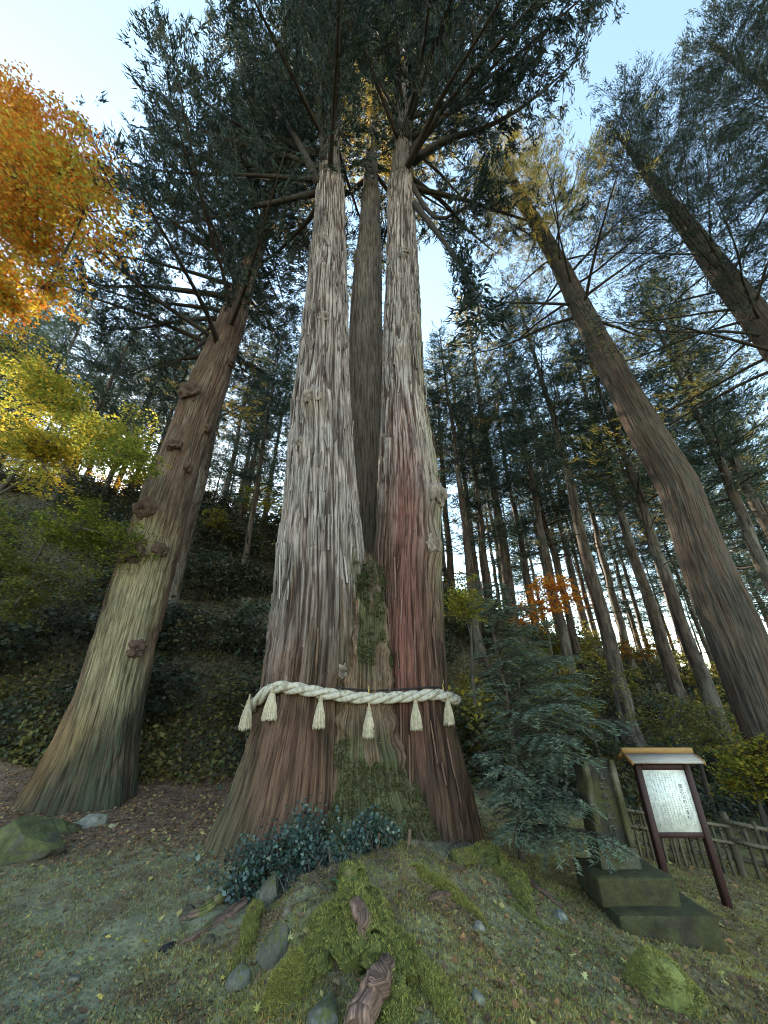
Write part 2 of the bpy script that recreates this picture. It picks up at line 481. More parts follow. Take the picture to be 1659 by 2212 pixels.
# ------------------------------------------------------------------ tree building blocks
from mathutils import Matrix
def part(name, me, parent, kind=None, label=None):
    """a part whose mesh is given in world coordinates"""
    o = link(name, me, parent)
    p, off = parent, Vector((0, 0, 0))
    while p is not None:
        off += p.location if p.type == 'EMPTY' else Vector((0, 0, 0))
        p = p.parent
    if parent.type == 'EMPTY':
        o.matrix_parent_inverse = Matrix.Translation(-off)
    if kind: o['kind'] = kind
    if label: o['label'] = label
    return o
def px_rows(rows, Y, pad=None):
    out = []
    for v, a, b in rows:
        t, e = ray((a + b) / 2, v)
        f = FPX * CP - (1106 - v) * SP
        out.append((EYE + e * Y, t * Y, (b - a) / 2 / f * Y / math.sqrt(1 + t * t)))
    out.sort()
    return np.array(out)       # z, x, r
def bark_trunk(rows, Yc, nth, nz, z0, z1, amp, col, seed, lobes=None, bumps=(), F1=10.0, dist=None, lump=0.0):
    """displaced trunk; rows z,x,r (optionally y); returns V,F,uv,col"""
    D = dist or Yc
    ang = np.linspace(math.atan((z0 - EYE) / D), math.atan((z1 - EYE) / D), nz)
    z = EYE + D * np.tan(ang)
    cx = np.interp(z, rows[:, 0], rows[:, 1]); r = np.interp(z, rows[:, 0], rows[:, 2])
    k = max(3, nz // 40)
    ker = np.ones(k) / k
    sm = lambda q: np.convolve(np.pad(q, (k, k), mode='edge'), ker, 'same')[k:-k]
    cx, r = sm(cx), sm(r)
    cy = np.full(nz, Yc) if rows.shape[1] < 4 else np.interp(z, rows[:, 0], rows[:, 3])
    nf = int(nth * .82)                                              # finer on the side that is seen; seam at the back
    th = np.concatenate([np.linspace(np.pi / 2, np.pi * .98, (nth - nf) // 2, endpoint=False), np.linspace(np.pi * .98, np.pi * 2.02, nf, endpoint=False),
                         np.linspace(np.pi * 2.02, np.pi * 2.5, nth - nf - (nth - nf) // 2, endpoint=False)])
    TH, ZZ = np.meshgrid(th, z)
    rm = float(np.median(r[:nz // 2]))
    a, b = np.cos(TH) * rm, np.sin(TH) * rm
    wob = 0.10 * (noise(a * 1.5, b * 1.5, ZZ * .5, seed + 40) - .5)
    a2, b2 = a + wob, b - wob
    n1 = sstep(.0, .26, np.abs(2 * noise(a2 * F1, b2 * F1, ZZ * .42, seed) - 1))
    n2 = sstep(.0, .30, np.abs(2 * noise(a2 * F1 * 1.9, b2 * F1 * 1.9, ZZ * .9, seed + 1) - 1))
    n3 = noise(a2 * F1 * 1.5, b2 * F1 * 1.5, ZZ * 6.0, seed + 2)
    pl = sstep(.45, .55, n3)
    scale_zone = sstep(.45, .65, fbm(a * 1.3, b * 1.3, ZZ * .45, seed + 7, 2))
    h = .46 * n1 + .34 * n2 + (.05 + .16 * scale_zone) * pl
    groove = .15 + .45 * np.minimum(n1, n2 * .8 + .2) + .10 * pl * scale_zone
    big = fbm(a * 1.6, b * 1.6, ZZ * .45, seed + 3, 3) - .5
    R = r[:, None] * np.ones_like(TH)
    if lobes is not None:
        R = R * lobes(TH, ZZ)
    for (bt, bz, br, ba) in bumps:
        dth = (TH - bt + np.pi) % (2 * np.pi) - np.pi
        q = (dth * rm / br) ** 2 + ((ZZ - bz) / br) ** 2
        R = R + ba * np.exp(-q * 1.2)
    R = R + amp * (h - .55) * 1.6 + .10 * rm * big
    if lump: R = R + lump * (fbm(a * 5, b * 5, ZZ * 5, seed + 9, 4) - .5)
    V = np.stack([cx[:, None] + np.cos(TH) * R, cy[:, None] + np.sin(TH) * R, ZZ], -1).reshape(-1, 3)
    i = np.arange(nz - 1)[:, None] * nth; j = np.arange(nth)[None]; j2 = (j + 1) % nth
    F = np.stack([i + j, i + j2, i + nth + j2, i + nth + j], -1).reshape(-1, 4)
    uv = np.stack([(TH - np.pi / 2) * rm, ZZ], -1).reshape(-1, 2)
    return V, F, uv, col(TH.ravel(), ZZ.ravel(), groove.ravel())
def mixc(c, d, f):
    return c * (1 - np.asarray(f)[:, None]) + np.asarray(d) * np.asarray(f)[:, None]

NEEDLE_DARK = np.array([[.017, .031, .023], [.022, .038, .027], [.030, .046, .031], [.018, .034, .030], [.038, .046, .026]])
NEEDLE_SUNLIT = np.array([[.50, .37, .07], [.55, .36, .06], [.38, .31, .06], [.24, .23, .06]])  # low sunlight on the crowns, painted into the needle colour
LIMB_C = np.array([.040, .031, .025])

def limb_path(rng, p0, az, el, L, n=9, droop=.25, lift=.5, wig=.12):
    s = np.linspace(0, 1, n)
    e = el - droop * np.sin(s * np.pi) + lift * s ** 2
    a = az + wig * np.cumsum(rng.normal(0, 1, n)) * .5
    d = np.stack([np.cos(a) * np.cos(e), np.sin(a) * np.cos(e), np.sin(e)], -1)
    P = np.concatenate([[p0], p0 + np.cumsum(d[:-1] * (L / (n - 1)), 0)])
    return P
def dress_limb(rng, P, r0, nsub, sublen, ntuft, twig_sides=3, start=.22, hang=0.15, limb_sides=6):
    """tube for the limb and its twigs, plus tuft points and directions"""
    b = Bag()
    n = len(P)
    R = r0 * (1 - .88 * np.linspace(0, 1, n) ** .8)
    V, F, uv = tube(P, R, limb_sides, bump=.15)
    b.add(V, F, LIMB_C, uv)
    L = np.linalg.norm(np.diff(P, axis=0), axis=1).sum()
    tp, td = [], []
    for k in range(nsub):
        f = start + (1 - start) * ((k + rng.uniform(0, 1)) / nsub)
        i = min(int(f * (n - 1)), n - 2); w = f * (n - 1) - i
        p = P[i] * (1 - w) + P[i + 1] * w
        d = unit(P[i + 1] - P[i])
        side = unit(np.cross(d, [0, 0, 1.0])) * (1 if k % 2 else -1)
        dd = unit(d * rng.uniform(.3, 1.0) + side * rng.uniform(.4, 1.1) + np.array([0, 0, rng.uniform(-.5, .35)]))
        l = sublen * rng.uniform(.6, 1.25) * (1.15 - .6 * f)
        s = np.linspace(0, 1, 5)[:, None]
        Q = p + dd * l * s + np.array([0, 0, 1.0]) * (-hang * l * s + (hang + .25) * l * s ** 2.2)
        V, F, uv = tube(Q, np.linspace(.22, .06, 5) * max(r0 * .55, .02), twig_sides, cap=False)
        b.add(V, F, LIMB_C, uv)
        q = rng.uniform(.15, 1.05, ntuft)[:, None]
        pts = p + dd * l * q + np.array([0, 0, 1.0]) * (-hang * l * q + (hang + .25) * l * q ** 2.2)
        pts = pts + rng.normal(0, .13 * sublen, pts.shape)
        tp.append(pts)
        td.append(np.repeat((dd * .8 + np.array([0, 0, .35]))[None], ntuft, 0) + rng.normal(0, .35, (ntuft, 3)))
    return b, np.concatenate(tp), np.concatenate(td)

# ------------------------------------------------------------------ the giant three-stemmed cedar
base_z = float(G(*TREE))
cedar = thing('giant_cedar', 'giant old cedar whose three trunks rise from one base girdled by a straw rope', 'tree', (TREE[0], TREE[1], base_z))

BROWN, SILVER, RED = np.array([.078, .047, .030]), np.array([.310, .262, .245]), np.array([.160, .066, .054])
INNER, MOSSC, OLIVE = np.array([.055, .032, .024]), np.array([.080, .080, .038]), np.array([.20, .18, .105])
def bark_base(th, z, h, seed, zlo=1.7, zhi=4.6):
    n = fbm(np.cos(th) * 1.2, np.sin(th) * 1.2, z * .5, seed, 3)
    n2 = fbm(np.cos(th) * 5, np.sin(th) * 5, z * .9, seed + 5, 3)
    c = np.repeat(BROWN[None], len(th), 0)
    c = mixc(c, SILVER, sstep(zlo, zhi, z + 2.4 * (n - .5)) * (.55 + .45 * sstep(.3, .6, n2)))
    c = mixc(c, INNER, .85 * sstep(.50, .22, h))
    return c, n, n2
LEFT = [(330, 690, 735), (420, 683, 743), (500, 676, 746), (600, 664, 749), (700, 655, 752), (800, 645, 755), (870, 634, 759),
        (1000, 625, 768), (1100, 615, 776), (1200, 602, 784), (1300, 594, 790), (1400, 583, 790), (1500, 570, 782), (1600, 545, 790),
        (1700, 515, 800), (1800, 478, 800), (1900, 440, 800)]
RIGHT = [(300, 852, 890), (420, 838, 893), (500, 837, 897), (600, 834, 903), (700, 831, 908), (800, 828, 913), (900, 825, 922),
         (1000, 822, 940), (1060, 820, 946), (1150, 816, 950), (1300, 806, 955), (1400, 800, 957), (1500, 796, 965), (1600, 790, 985),
         (1700, 780, 1005), (1800, 760, 1020), (1900, 740, 1040)]
REAR = [(330, 790, 815), (500, 776, 822), (600, 764, 824), (700, 756, 826), (900, 752, 838), (1100, 748, 846), (1300, 740, 850), (1900, 690, 880)]
YL, YR, YB = 6.75, 6.95, 8.35
rl, rr_, rb = px_rows(LEFT, YL), px_rows(RIGHT, YR), px_rows(REAR, YB)
def extend(rows, top, rtop, dx):
    z1 = rows[-1, 0]
    return np.concatenate([rows, [[(z1 + top) / 2, rows[-1, 1] + dx * .5, (rows[-1, 2] + rtop) * .52], [top, rows[-1, 1] + dx, rtop]]])
rl, rr_, rb = extend(rl, 47, .07, -.8), extend(rr_, 48, .07, .5), extend(rb, 46, .07, 0)

def lobes_l(TH, Z):
    k = sstep(1.7, -.2, Z)
    g = np.zeros_like(TH)
    for a, w, s in ((-2.75, .35, .20), (-2.1, .28, .10), (-1.45, .3, .16), (3.0, .3, .12), (-.7, .4, .1)):
        d = (TH - a + np.pi) % (2 * np.pi) - np.pi
        g += s * np.exp(-(d / w) ** 2)
    return 1 + k * (g - .06) + .03 * np.cos(3 * TH + Z * .4)
def lobes_r(TH, Z):
    k = sstep(1.7, -.2, Z)
    g = np.zeros_like(TH)
    for a, w, s in ((-.35, .35, .16), (-1.2, .25, .14), (-1.9, .3, .1), (.3, .3, .15)):
        d = (TH - a + np.pi) % (2 * np.pi) - np.pi
        g += s * np.exp(-(d / w) ** 2)
    return 1 + k * (g - .05) + .03 * np.cos(3 * TH + 1 + Z * .4)
def col_l(th, z, h):
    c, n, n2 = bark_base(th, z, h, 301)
    right = sstep(-1.15, -.35, (th + np.pi) % (2 * np.pi) - np.pi) * sstep(1.2, .2, (th + np.pi) % (2 * np.pi) - np.pi)
    c = mixc(c, MOSSC * 1.05, right * sstep(5.2, 3.6, z + 1.2 * (n2 - .5)) * sstep(.35, .55, n2) * .85)
    a = (th - 3.3 + np.pi) % (2 * np.pi) - np.pi
    c = mixc(c, np.array([.12, .125, .07]), np.exp(-(a / .75) ** 2) * sstep(1.7, .3, z + .6 * (n2 - .5)) * .8)
    c = mixc(c, np.array([.17, .085, .06]), sstep(.58, .72, n) * sstep(6, 2, z) * .35)
    return c
def col_r(th, z, h):
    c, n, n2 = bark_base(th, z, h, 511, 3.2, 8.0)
    a = (th + np.pi / 2 + .15 + np.pi) % (2 * np.pi) - np.pi
    c = mixc(c, RED, np.exp(-(a / .55) ** 2) * sstep(9.5, 5.0, z + 2.5 * (n - .5)) * sstep(.9, 2.4, z + 1.2 * (n2 - .5)) * .85)
    lft = (th + np.pi + .5 + np.pi) % (2 * np.pi) - np.pi
    c = mixc(c, MOSSC, np.exp(-(lft / .7) ** 2) * sstep(6.5, 4.0, z + 1.5 * (n2 - .5)) * sstep(.35, .6, n2) * .8)
    c = mixc(c, OLIVE, np.exp(-((a - 1.25) / .45) ** 2) * sstep(2.5, 4.5, z) * sstep(14, 8, z) * .6)
    return c
def col_b(th, z, h):
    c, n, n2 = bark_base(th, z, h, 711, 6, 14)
    return mixc(c, np.array([.125, .105, .085]), np.full(len(th), .75))
def th_of(u, v, rows, Yc):
    """angle and height on a stem for a photograph pixel"""
    t, e = ray(u, v)
    z = EYE + e * (Yc - .6)
    cx = np.interp(z, rows[:, 0], rows[:, 1]); r = np.interp(z, rows[:, 0], rows[:, 2])
    s = np.clip((t * (Yc - r * .8) - cx) / r, -.98, .98)
    return -math.acos(s), z, cx + s * r, Yc - r * math.sqrt(1 - s * s), r
burls_l = [(682, 868, .33, .20), (650, 955, .16, .06), (697, 577, .25, .10), (700, 510, .22, .08), (705, 690, .30, .09), (712, 455, .2, .08), (735, 1450, .2, .06)]
burls_r = [(868, 748, .28, .16), (875, 535, .2, .10), (862, 590, .18, .06), (868, 690, .15, .05), (930, 1175, .32, .14), (938, 1060, .5, .10), (880, 440, .15, .06)]
bl = [(*th_of(u, v, rl, YL)[:2], r, a) for u, v, r, a in burls_l]
br = [(*th_of(u, v, rr_, YR)[:2], r, a) for u, v, r, a in burls_r]
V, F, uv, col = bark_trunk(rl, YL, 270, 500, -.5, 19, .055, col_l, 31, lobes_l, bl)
stem_l = part('trunk', make_mesh('trunk', V, F, M_BARK, col, uv, True), cedar, label='silvery left trunk with a big knot')
STEM_L = (V, F)
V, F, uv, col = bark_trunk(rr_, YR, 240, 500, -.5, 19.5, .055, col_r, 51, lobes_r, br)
stem_r = part('trunk', make_mesh('trunk', V, F, M_BARK, col, uv, True), cedar, label='reddish right trunk with flaking bark')
STEM_R = (V, F)
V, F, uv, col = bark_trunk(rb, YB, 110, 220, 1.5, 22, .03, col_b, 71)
part('trunk', make_mesh('trunk', V, F, M_BARK, col, uv, True), cedar, label='darker rear trunk between the two front trunks')
# upper stems hidden in the crown
for rows, Yc, z0, sd in ((rl, YL, 18.8, 1), (rr_, YR, 19.3, 2), (rb, YB, 21.8, 3)):
    z = np.linspace(z0, rows[-1, 0], 24)
    P = np.stack([np.interp(z, rows[:, 0], rows[:, 1]), np.full(24, Yc), z], -1)
    R = np.interp(z, rows[:, 0], rows[:, 2])
    V, F, uv = tube(P, R, 24, bump=.08, seed=sd)
    part('upper_trunk', make_mesh('upper_trunk', V, F, M_BARK, np.repeat(np.array([[.13, .105, .09]]), len(V), 0), uv, True), cedar)
# mossy seam between the front stems, widening into a skirt at the foot
SEAM = np.array([(-.6, -.15, 1.25, 6.75), (0.2, -.2, 1.10, 6.70), (.7, -.25, .86, 6.66), (1.3, -.30, .68, 6.62), (1.9, -.33, .56, 6.62),
                 (2.6, -.33, .50, 6.62), (3.4, -.33, .46, 6.70), (4.0, -.33, .42, 6.85), (4.35, -.33, .30, 7.0), (4.6, -.33, .05, 7.1)])
def lobes_s(TH, Z):
    k = sstep(1.6, 0, Z)
    g = np.zeros_like(TH)
    for a, w, s in ((-1.95, .22, .13), (-1.25, .2, .15), (-2.6, .3, .1), (-.6, .3, .12)):
        d = (TH - a + np.pi) % (2 * np.pi) - np.pi
        g += s * np.exp(-(d / w) ** 2)
    return 1 + k * (g - .08)
def col_s(th, z, h):
    n = fbm(np.cos(th) * 4, np.sin(th) * 4, z * 1.6, 91, 4)
    c = np.repeat(np.array([[.15, .095, .065]]), len(th), 0)
    c = mixc(c, RED * .9, sstep(.58, .66, n) * .7)
    a = (th + np.pi / 2 + np.pi) % (2 * np.pi) - np.pi
    m = sstep(.36, .50, n + .16 * np.exp(-(a / .5) ** 2) * sstep(2.2, 1.2, z) + .03)
    m = m * (1 - .8 * sstep(1.2, 1.7, z) * sstep(2.6, 2.0, z))
    return mixc(c, MOSSC, m)
V, F, uv, col = bark_trunk(SEAM, 6.65, 180, 220, -.55, 4.6, .03, col_s, 93, lobes_s, dist=6.0, lump=.26)
part('trunk_seam', make_mesh('trunk_seam', V, F, M_BARK, col, uv, True), cedar, label='mossy seam between the two front trunks')
SEAM_M = (V, F, col)

# burls: rough knobs with a broken hollow
def burl_mesh(rng, r, tint):
    V0, F0 = ico(3)
    V = V0.copy()
    n = fbm(V[:, 0] * 2.5 + rng.uniform(0, 9), V[:, 1] * 2.5, V[:, 2] * 2.5, int(rng.integers(99)), 4)
    V = V * (1 + 1.3 * (n - .5))[:, None]
    hol = np.exp(-(((V[:, 0] - .1) / .32) ** 2 + ((V[:, 2] + .12) / .36) ** 2)) * (V[:, 1] < 0)
    V[:, 1] += .38 * hol
    V = V * np.array([.95, .60, .95]) * r
    c = np.repeat(np.asarray(tint)[None], len(V), 0) * (.5 + 1.0 * n[:, None])
    c = mixc(c, np.array([.03, .02, .016]), .85 * hol)
    return V, F0, c
rng = np.random.default_rng(3)
for lst, rows, Yc, stem_ in ((burls_l, rl, YL, stem_l), (burls_r, rr_, YR, stem_r)):
    for u, v, r, a in lst:
        th, z, x, y, rad = th_of(u, v, rows, Yc)
        V, F, c = burl_mesh(rng, r * .62, (.20, .155, .13))
        V = rotz(V, th + math.pi / 2) + np.array([x, y, z]) + np.array([math.cos(th), math.sin(th), 0]) * (-.02 + a * .55)
        part('burl', make_mesh('burl', V, F, M_LIMB, c, smooth=True), stem_)
# peeling strips of bark standing off the trunks
def bark_strips(rng, rows, Yc, n, zr, parent, tint):
    b = Bag()
    for k in range(n):
        z = rng.uniform(*zr); th = rng.uniform(-2.9, -.25)
        L = rng.uniform(.25, .9); w = rng.uniform(.008, .022)
        zz = np.linspace(0, L, 5) + z
        cx = np.interp(zz, rows[:, 0], rows[:, 1]); R = np.interp(zz, rows[:, 0], rows[:, 2]) * 1.0
        off = R + .018 + .02 * np.linspace(0, 1, 5) ** 2 * rng.uniform(0, 2) + .012
        tw = th + np.linspace(0, .06, 5) * rng.normal()
        P = np.stack([cx + np.cos(tw) * off, Yc + np.sin(tw) * off, zz], -1)
        s = np.stack([-np.sin(tw), np.cos(tw), 0 * tw], -1) * w
        o = np.stack([np.cos(tw), np.sin(tw), 0 * tw], -1) * .012
        V = np.stack([P - s, P + o, P + s, P - o * 2.5], 1).reshape(-1, 3)
        i = np.arange(4)[:, None] * 4; j = np.arange(4)[None]; j2 = (j + 1) % 4
        Fq = np.stack([i + j, i + j2, i + 4 + j2, i + 4 + j], -1).reshape(-1, 4)
        c = np.asarray(tint(z, rng)) * rng.uniform(.7, 1.25)
        uvv = np.stack([np.tile(np.linspace(0, w, 4), 5) + k, np.repeat(zz, 4)], -1)
        b.add(V, Fq, c, uvv)
    part('bark_strips', b.mesh('bark_strips', M_BARK), parent, kind='stuff')
tintL = lambda z, r: BROWN * 1.2 if z < 3.2 else SILVER * r.uniform(.5, .8)
tintR = lambda z, r: np.array([.12, .07, .055]) if z < 8 else SILVER * r.uniform(.5, .8)
bark_strips(rng, rl, YL, 170, (.6, 15), stem_l, tintL)
bark_strips(rng, rr_, YR, 150, (.6, 15), stem_r, tintR)

# limbs and crowns
def crown_of(rng, root, rows, Yc, zlo, zhi, nl, Lmax, rmax, away, leaf_per, cols, sub=11, tuft=8, sublen=1.7, custom=(), sun_gold=None, leafL=.20, leafW=.056, lowbias=.75):
    tps, tds = [], []
    for k in range(nl):
        f = (k + rng.uniform(0, 1)) / nl
        z = zlo + (zhi - zlo) * f ** (1 / lowbias)
        az = k * 2.39996 + rng.normal(0, .3)
        dv = np.array([math.cos(az), math.sin(az)])
        if dv.dot(away) < -.55: az += math.pi * .8
        L = Lmax * (1 - .72 * f) * rng.uniform(.75, 1.15)
        p0 = np.array([np.interp(z, rows[:, 0], rows[:, 1]), Yc, z])
        el = rng.uniform(.05, .45) + .35 * f
        P = limb_path(rng, p0, az, el, L, droop=rng.uniform(.1, .4), lift=rng.uniform(.2, .6))
        b, tp, td = dress_limb(rng, P, rmax * (1 - .80 * f), sub + int(7 * f), sublen * (1.1 - .40 * f), tuft, start=.22 - .17 * f)
        o = part('limb', b.mesh('limb', M_LIMB), root)
        tps.append(tp); tds.append(td)
    for P, r0, ns, sl, nt in custom:
        P2, _ = resample(P, np.ones(len(P)), 10)
        b, tp, td = dress_limb(rng, P2, r0, ns, sl, nt, start=.35, hang=.35)
        part('limb', b.mesh('limb', M_LIMB), root)
        tps.append(tp); tds.append(td)
    na = int(26 * (zhi - zlo))
    za = zlo + 2 + (zhi - zlo - 2) * rng.uniform(0, 1, na); aa = rng.uniform(0, 6.28, na); ra = rng.gamma(2.0, .55, na)
    tps.append(np.stack([np.interp(za, rows[:, 0], rows[:, 1]) + np.cos(aa) * ra, Yc + np.sin(aa) * ra, za], -1))
    tds.append(np.stack([np.cos(aa), np.sin(aa), .3 + 0 * aa], -1))
    P, D = np.concatenate(tps), np.concatenate(tds)
    if sun_gold is not None:
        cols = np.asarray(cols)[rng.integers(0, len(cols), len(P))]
        gm = rng.uniform(0, 1, len(P)) < sun_gold(P)  # tufts that get the painted sunlight, chosen by position
        cols = np.where(gm[:, None], NEEDLE_SUNLIT[rng.integers(0, 4, len(P))], cols)[:, None, :]
    V, F, c = needle_leaves(rng, P, D, int(leaf_per * 1.65), leafL * 1.15, leafW * .86, .36, .055, cols, leafL * 1.9)
    part('crown', make_mesh('crown', V, F, M_NEEDLE, c), root)
    return len(F)
nleaf = 0
cl = [([at(690, 400, 6.5), at(640, 300, 6.2), at(570, 190, 5.9), at(520, 110, 5.6)], .17, 16, 1.8, 9),
      ([at(700, 350, 6.4), at(690, 230, 6.0), at(700, 130, 5.8), at(690, 20, 5.6)], .15, 14, 1.7, 9),
      ([at(680, 335, 6.6), at(600, 300, 6.4), at(520, 275, 6.0), at(400, 180, 5.4), at(330, 60, 4.9)], .15, 18, 1.9, 9)]
nleaf += crown_of(np.random.default_rng(11), cedar, rl, YL, 18.5, 45, 40, 8.8, .14, np.array([-.9, -.2]), 15, NEEDLE_DARK, 12, 9, 1.8, cl)
cr_ = [([at(895, 440, 6.6), at(950, 510, 6.3), at(1000, 580, 6.1), at(1030, 650, 6.0), at(1042, 715, 5.9)], .11, 12, 1.0, 6),
       ([at(890, 350, 6.6), at(960, 305, 6.2), at(1060, 270, 5.8), at(1150, 215, 5.4), at(1270, 110, 5.0)], .17, 18, 1.8, 9),
       ([at(890, 400, 6.7), at(940, 470, 6.4), at(1010, 445, 6.0), at(1080, 380, 5.6)], .10, 9, 1.1, 6),
       ([at(880, 300, 6.6), at(900, 180, 6.2), at(980, 60, 5.8), at(1050, -40, 5.5)], .15, 14, 1.8, 9)]
nleaf += crown_of(np.random.default_rng(12), cedar, rr_, YR, 19.5, 46, 40, 8.8, .14, np.array([.9, -.2]), 15, NEEDLE_DARK, 12, 9, 1.8, cr_)
nleaf += crown_of(np.random.default_rng(13), cedar, rb, YB, 23, 45, 22, 6.5, .15, np.array([0, 1.0]), 12, NEEDLE_DARK, 11, 8, 1.6, sun_gold=lambda P: .8 * sstep(40, 30, P[:, 2]))

# ------------------------------------------------------------------ big cedar with a wide mossy foot on the left
YS = 9.3
SIDE = [(330, 588, 602), (440, 568, 592), (500, 552, 586), (600, 508, 553), (700, 468, 531), (850, 400, 486), (900, 380, 468), (1000, 342, 436), (1100, 300, 412),
        (1200, 258, 390), (1300, 224, 364), (1400, 193, 340), (1500, 163, 320), (1600, 128, 306), (1700, 80, 302), (1760, 48, 300), (1820, 20, 300)]
rs = px_rows(SIDE, YS)
rs = extend(rs, 38, .06, .6)
left_base = (float(rs[2, 1]), YS, float(G(rs[2, 1], YS)))
side = thing('old_cedar', 'single stout cedar with knobbly burls and a flared mossy foot beside the leaf-strewn clearing', 'tree', left_base)
def lobes_side(TH, Z):
    k = sstep(2.6, 0, Z)
    g = np.zeros_like(TH)
    for a, w, s in ((-2.6, .35, .22), (-1.5, .35, .12), (-.5, .3, .16), (2.8, .4, .2)):
        d = (TH - a + np.pi) % (2 * np.pi) - np.pi
        g += s * np.exp(-(d / w) ** 2)
    return 1 + k * (g - .06) + .03 * np.cos(2 * TH + Z * .5)
def col_side(th, z, h):
    n = fbm(np.cos(th) * 1.4, np.sin(th) * 1.4, z * .45, 811, 4)
    n2 = fbm(np.cos(th) * 5, np.sin(th) * 5, z * .8, 812, 3)
    c = np.repeat(np.array([[.115, .072, .050]]), len(th), 0)
    c = mixc(c, np.array([.17, .13, .105]), sstep(.45, .6, n2) * sstep(5, 9, z) * .6)
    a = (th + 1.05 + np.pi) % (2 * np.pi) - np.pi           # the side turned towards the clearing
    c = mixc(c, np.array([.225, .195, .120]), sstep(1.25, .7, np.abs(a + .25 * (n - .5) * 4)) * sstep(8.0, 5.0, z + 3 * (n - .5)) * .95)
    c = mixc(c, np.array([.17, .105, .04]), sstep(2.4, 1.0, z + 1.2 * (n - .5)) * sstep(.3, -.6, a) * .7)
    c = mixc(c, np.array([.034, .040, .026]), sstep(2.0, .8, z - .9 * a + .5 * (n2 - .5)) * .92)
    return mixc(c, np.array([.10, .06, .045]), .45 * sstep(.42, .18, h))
burls_s = [(420, 850, .34, .22), (385, 962, .22, .14), (400, 1000, .15, .08), (325, 1105, .30, .20), (300, 1195, .36, .14), (340, 1185, .2, .1), (283, 1400, .2, .10), (470, 905, .15, .1), (490, 760, .2, .1)]
bs = [(*th_of(u, v, rs, YS)[:2], r, a) for u, v, r, a in burls_s]
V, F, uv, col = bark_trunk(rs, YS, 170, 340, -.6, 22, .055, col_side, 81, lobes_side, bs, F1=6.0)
side_trunk = part('trunk', make_mesh('trunk', V, F, M_BARK, col, uv, True), side)
z = np.linspace(21.8, 38, 16)
V, F, uv = tube(np.stack([np.interp(z, rs[:, 0], rs[:, 1]), np.full(16, YS), z], -1), np.interp(z, rs[:, 0], rs[:, 2]), 16)
part('upper_trunk', make_mesh('upper_trunk', V, F, M_BARK, np.repeat(np.array([[.1, .08, .07]]), len(V), 0), uv, True), side)
for u, v, r, a in burls_s:
    th, zz, x, y, rad = th_of(u, v, rs, YS)
    V, F, c = burl_mesh(rng, r * .95, (.085, .052, .040))
    V = rotz(V, th + math.pi / 2) + np.array([x, y, zz]) + np.array([math.cos(th), math.sin(th), 0]) * (.04 + a * .5)
    part('burl', make_mesh('burl', V, F, M_LIMB, c, smooth=True), side_trunk)
cs = [([at(490, 640, 9.2), at(400, 628, 8.9), at(310, 618, 8.7), at(225, 618, 8.5), at(130, 590, 8.2)], .13, 12, 1.2, 7),
      ([at(470, 688, 9.2), at(400, 692, 8.9), at(310, 708, 8.7), at(215, 712, 8.5)], .11, 10, 1.0, 6),
      ([at(455, 725, 9.2), at(400, 770, 8.9), at(330, 800, 8.8)], .08, 6, .8, 5),
      ([at(540, 530, 9.2), at(470, 440, 8.9), at(400, 350, 8.5), at(330, 270, 8.1)], .14, 14, 1.6, 8),
      ([at(520, 580, 9.2), at(440, 520, 8.8), at(340, 470, 8.4), at(230, 420, 8.0)], .13, 14, 1.5, 8),
      ([at(560, 480, 9.2), at(540, 400, 8.9), at(510, 300, 8.6)], .12, 12, 1.5, 8),
      ([at(510, 620, 9.2), at(420, 590, 8.7), at(300, 560, 8.2), at(170, 540, 7.8)], .11, 14, 1.4, 8),
      ([at(530, 600, 9.3), at(570, 640, 9.1), at(590, 720, 8.9)], .06, 6, .8, 6)]
nleaf += crown_of(np.random.default_rng(14), side, rs, YS, 12.5, 37, 44, 7.4, .11, np.array([-.85, -.1]), 15, NEEDLE_DARK, 11, 8, 1.6, cs, leafL=.17, leafW=.046)
print('near leaves', nleaf)

# ------------------------------------------------------------------ two tall cedars on the right edge
R1 = [(430, 1112, 1140), (560, 1183, 1222), (737, 1260, 1320), (900, 1337, 1418), (1050, 1415, 1515), (1200, 1458, 1572), (1300, 1495, 1622), (1500, 1568, 1712), (1700, 1640, 1810), (1780, 1670, 1850)]
YT = 9.0
r1 = extend(px_rows(R1, YT), 29, .05, -.3)
tall = thing('tall_cedar', 'tall straight cedar with a thick bare grey-brown trunk and thin crown painted in sunlit gold', 'tree', (float(r1[0, 1]), YT, float(G(r1[0, 1], YT))))
def col_t(th, z, h):
    n = fbm(np.cos(th) * 3, np.sin(th) * 3, z * .6, 611, 3)
    c = np.repeat(np.array([[.072, .060, .047]]), len(th), 0)
    c = mixc(c, np.array([.10, .060, .042]), sstep(.5, .65, n) * .7)
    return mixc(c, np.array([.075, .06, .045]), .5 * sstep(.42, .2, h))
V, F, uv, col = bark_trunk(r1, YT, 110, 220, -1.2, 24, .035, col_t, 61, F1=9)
part('trunk', make_mesh('trunk', V, F, M_BARK, col, uv, True), tall)
z = np.linspace(23.8, 29, 10)
V, F, uv = tube(np.stack([np.interp(z, r1[:, 0], r1[:, 1]), np.full(10, YT), z], -1), np.interp(z, r1[:, 0], r1[:, 2]), 12)
part('upper_trunk', make_mesh('upper_trunk', V, F, M_BARK, np.repeat(np.array([[.11, .09, .075]]), len(V), 0), uv, True), tall)
MIXED = np.concatenate([NEEDLE_DARK, NEEDLE_SUNLIT])
crown_of(np.random.default_rng(15), tall, r1, YT, 14.5, 28.5, 38, 4.8, .075, np.array([.4, .2]), 10, NEEDLE_DARK, 9, 7, 1.3, sun_gold=lambda P: .9 * sstep(15, 20, P[:, 2]) * sstep(10.5, 8.0, P[:, 0]), leafL=.16, leafW=.027)
edge_x = 1.58 * 7.2
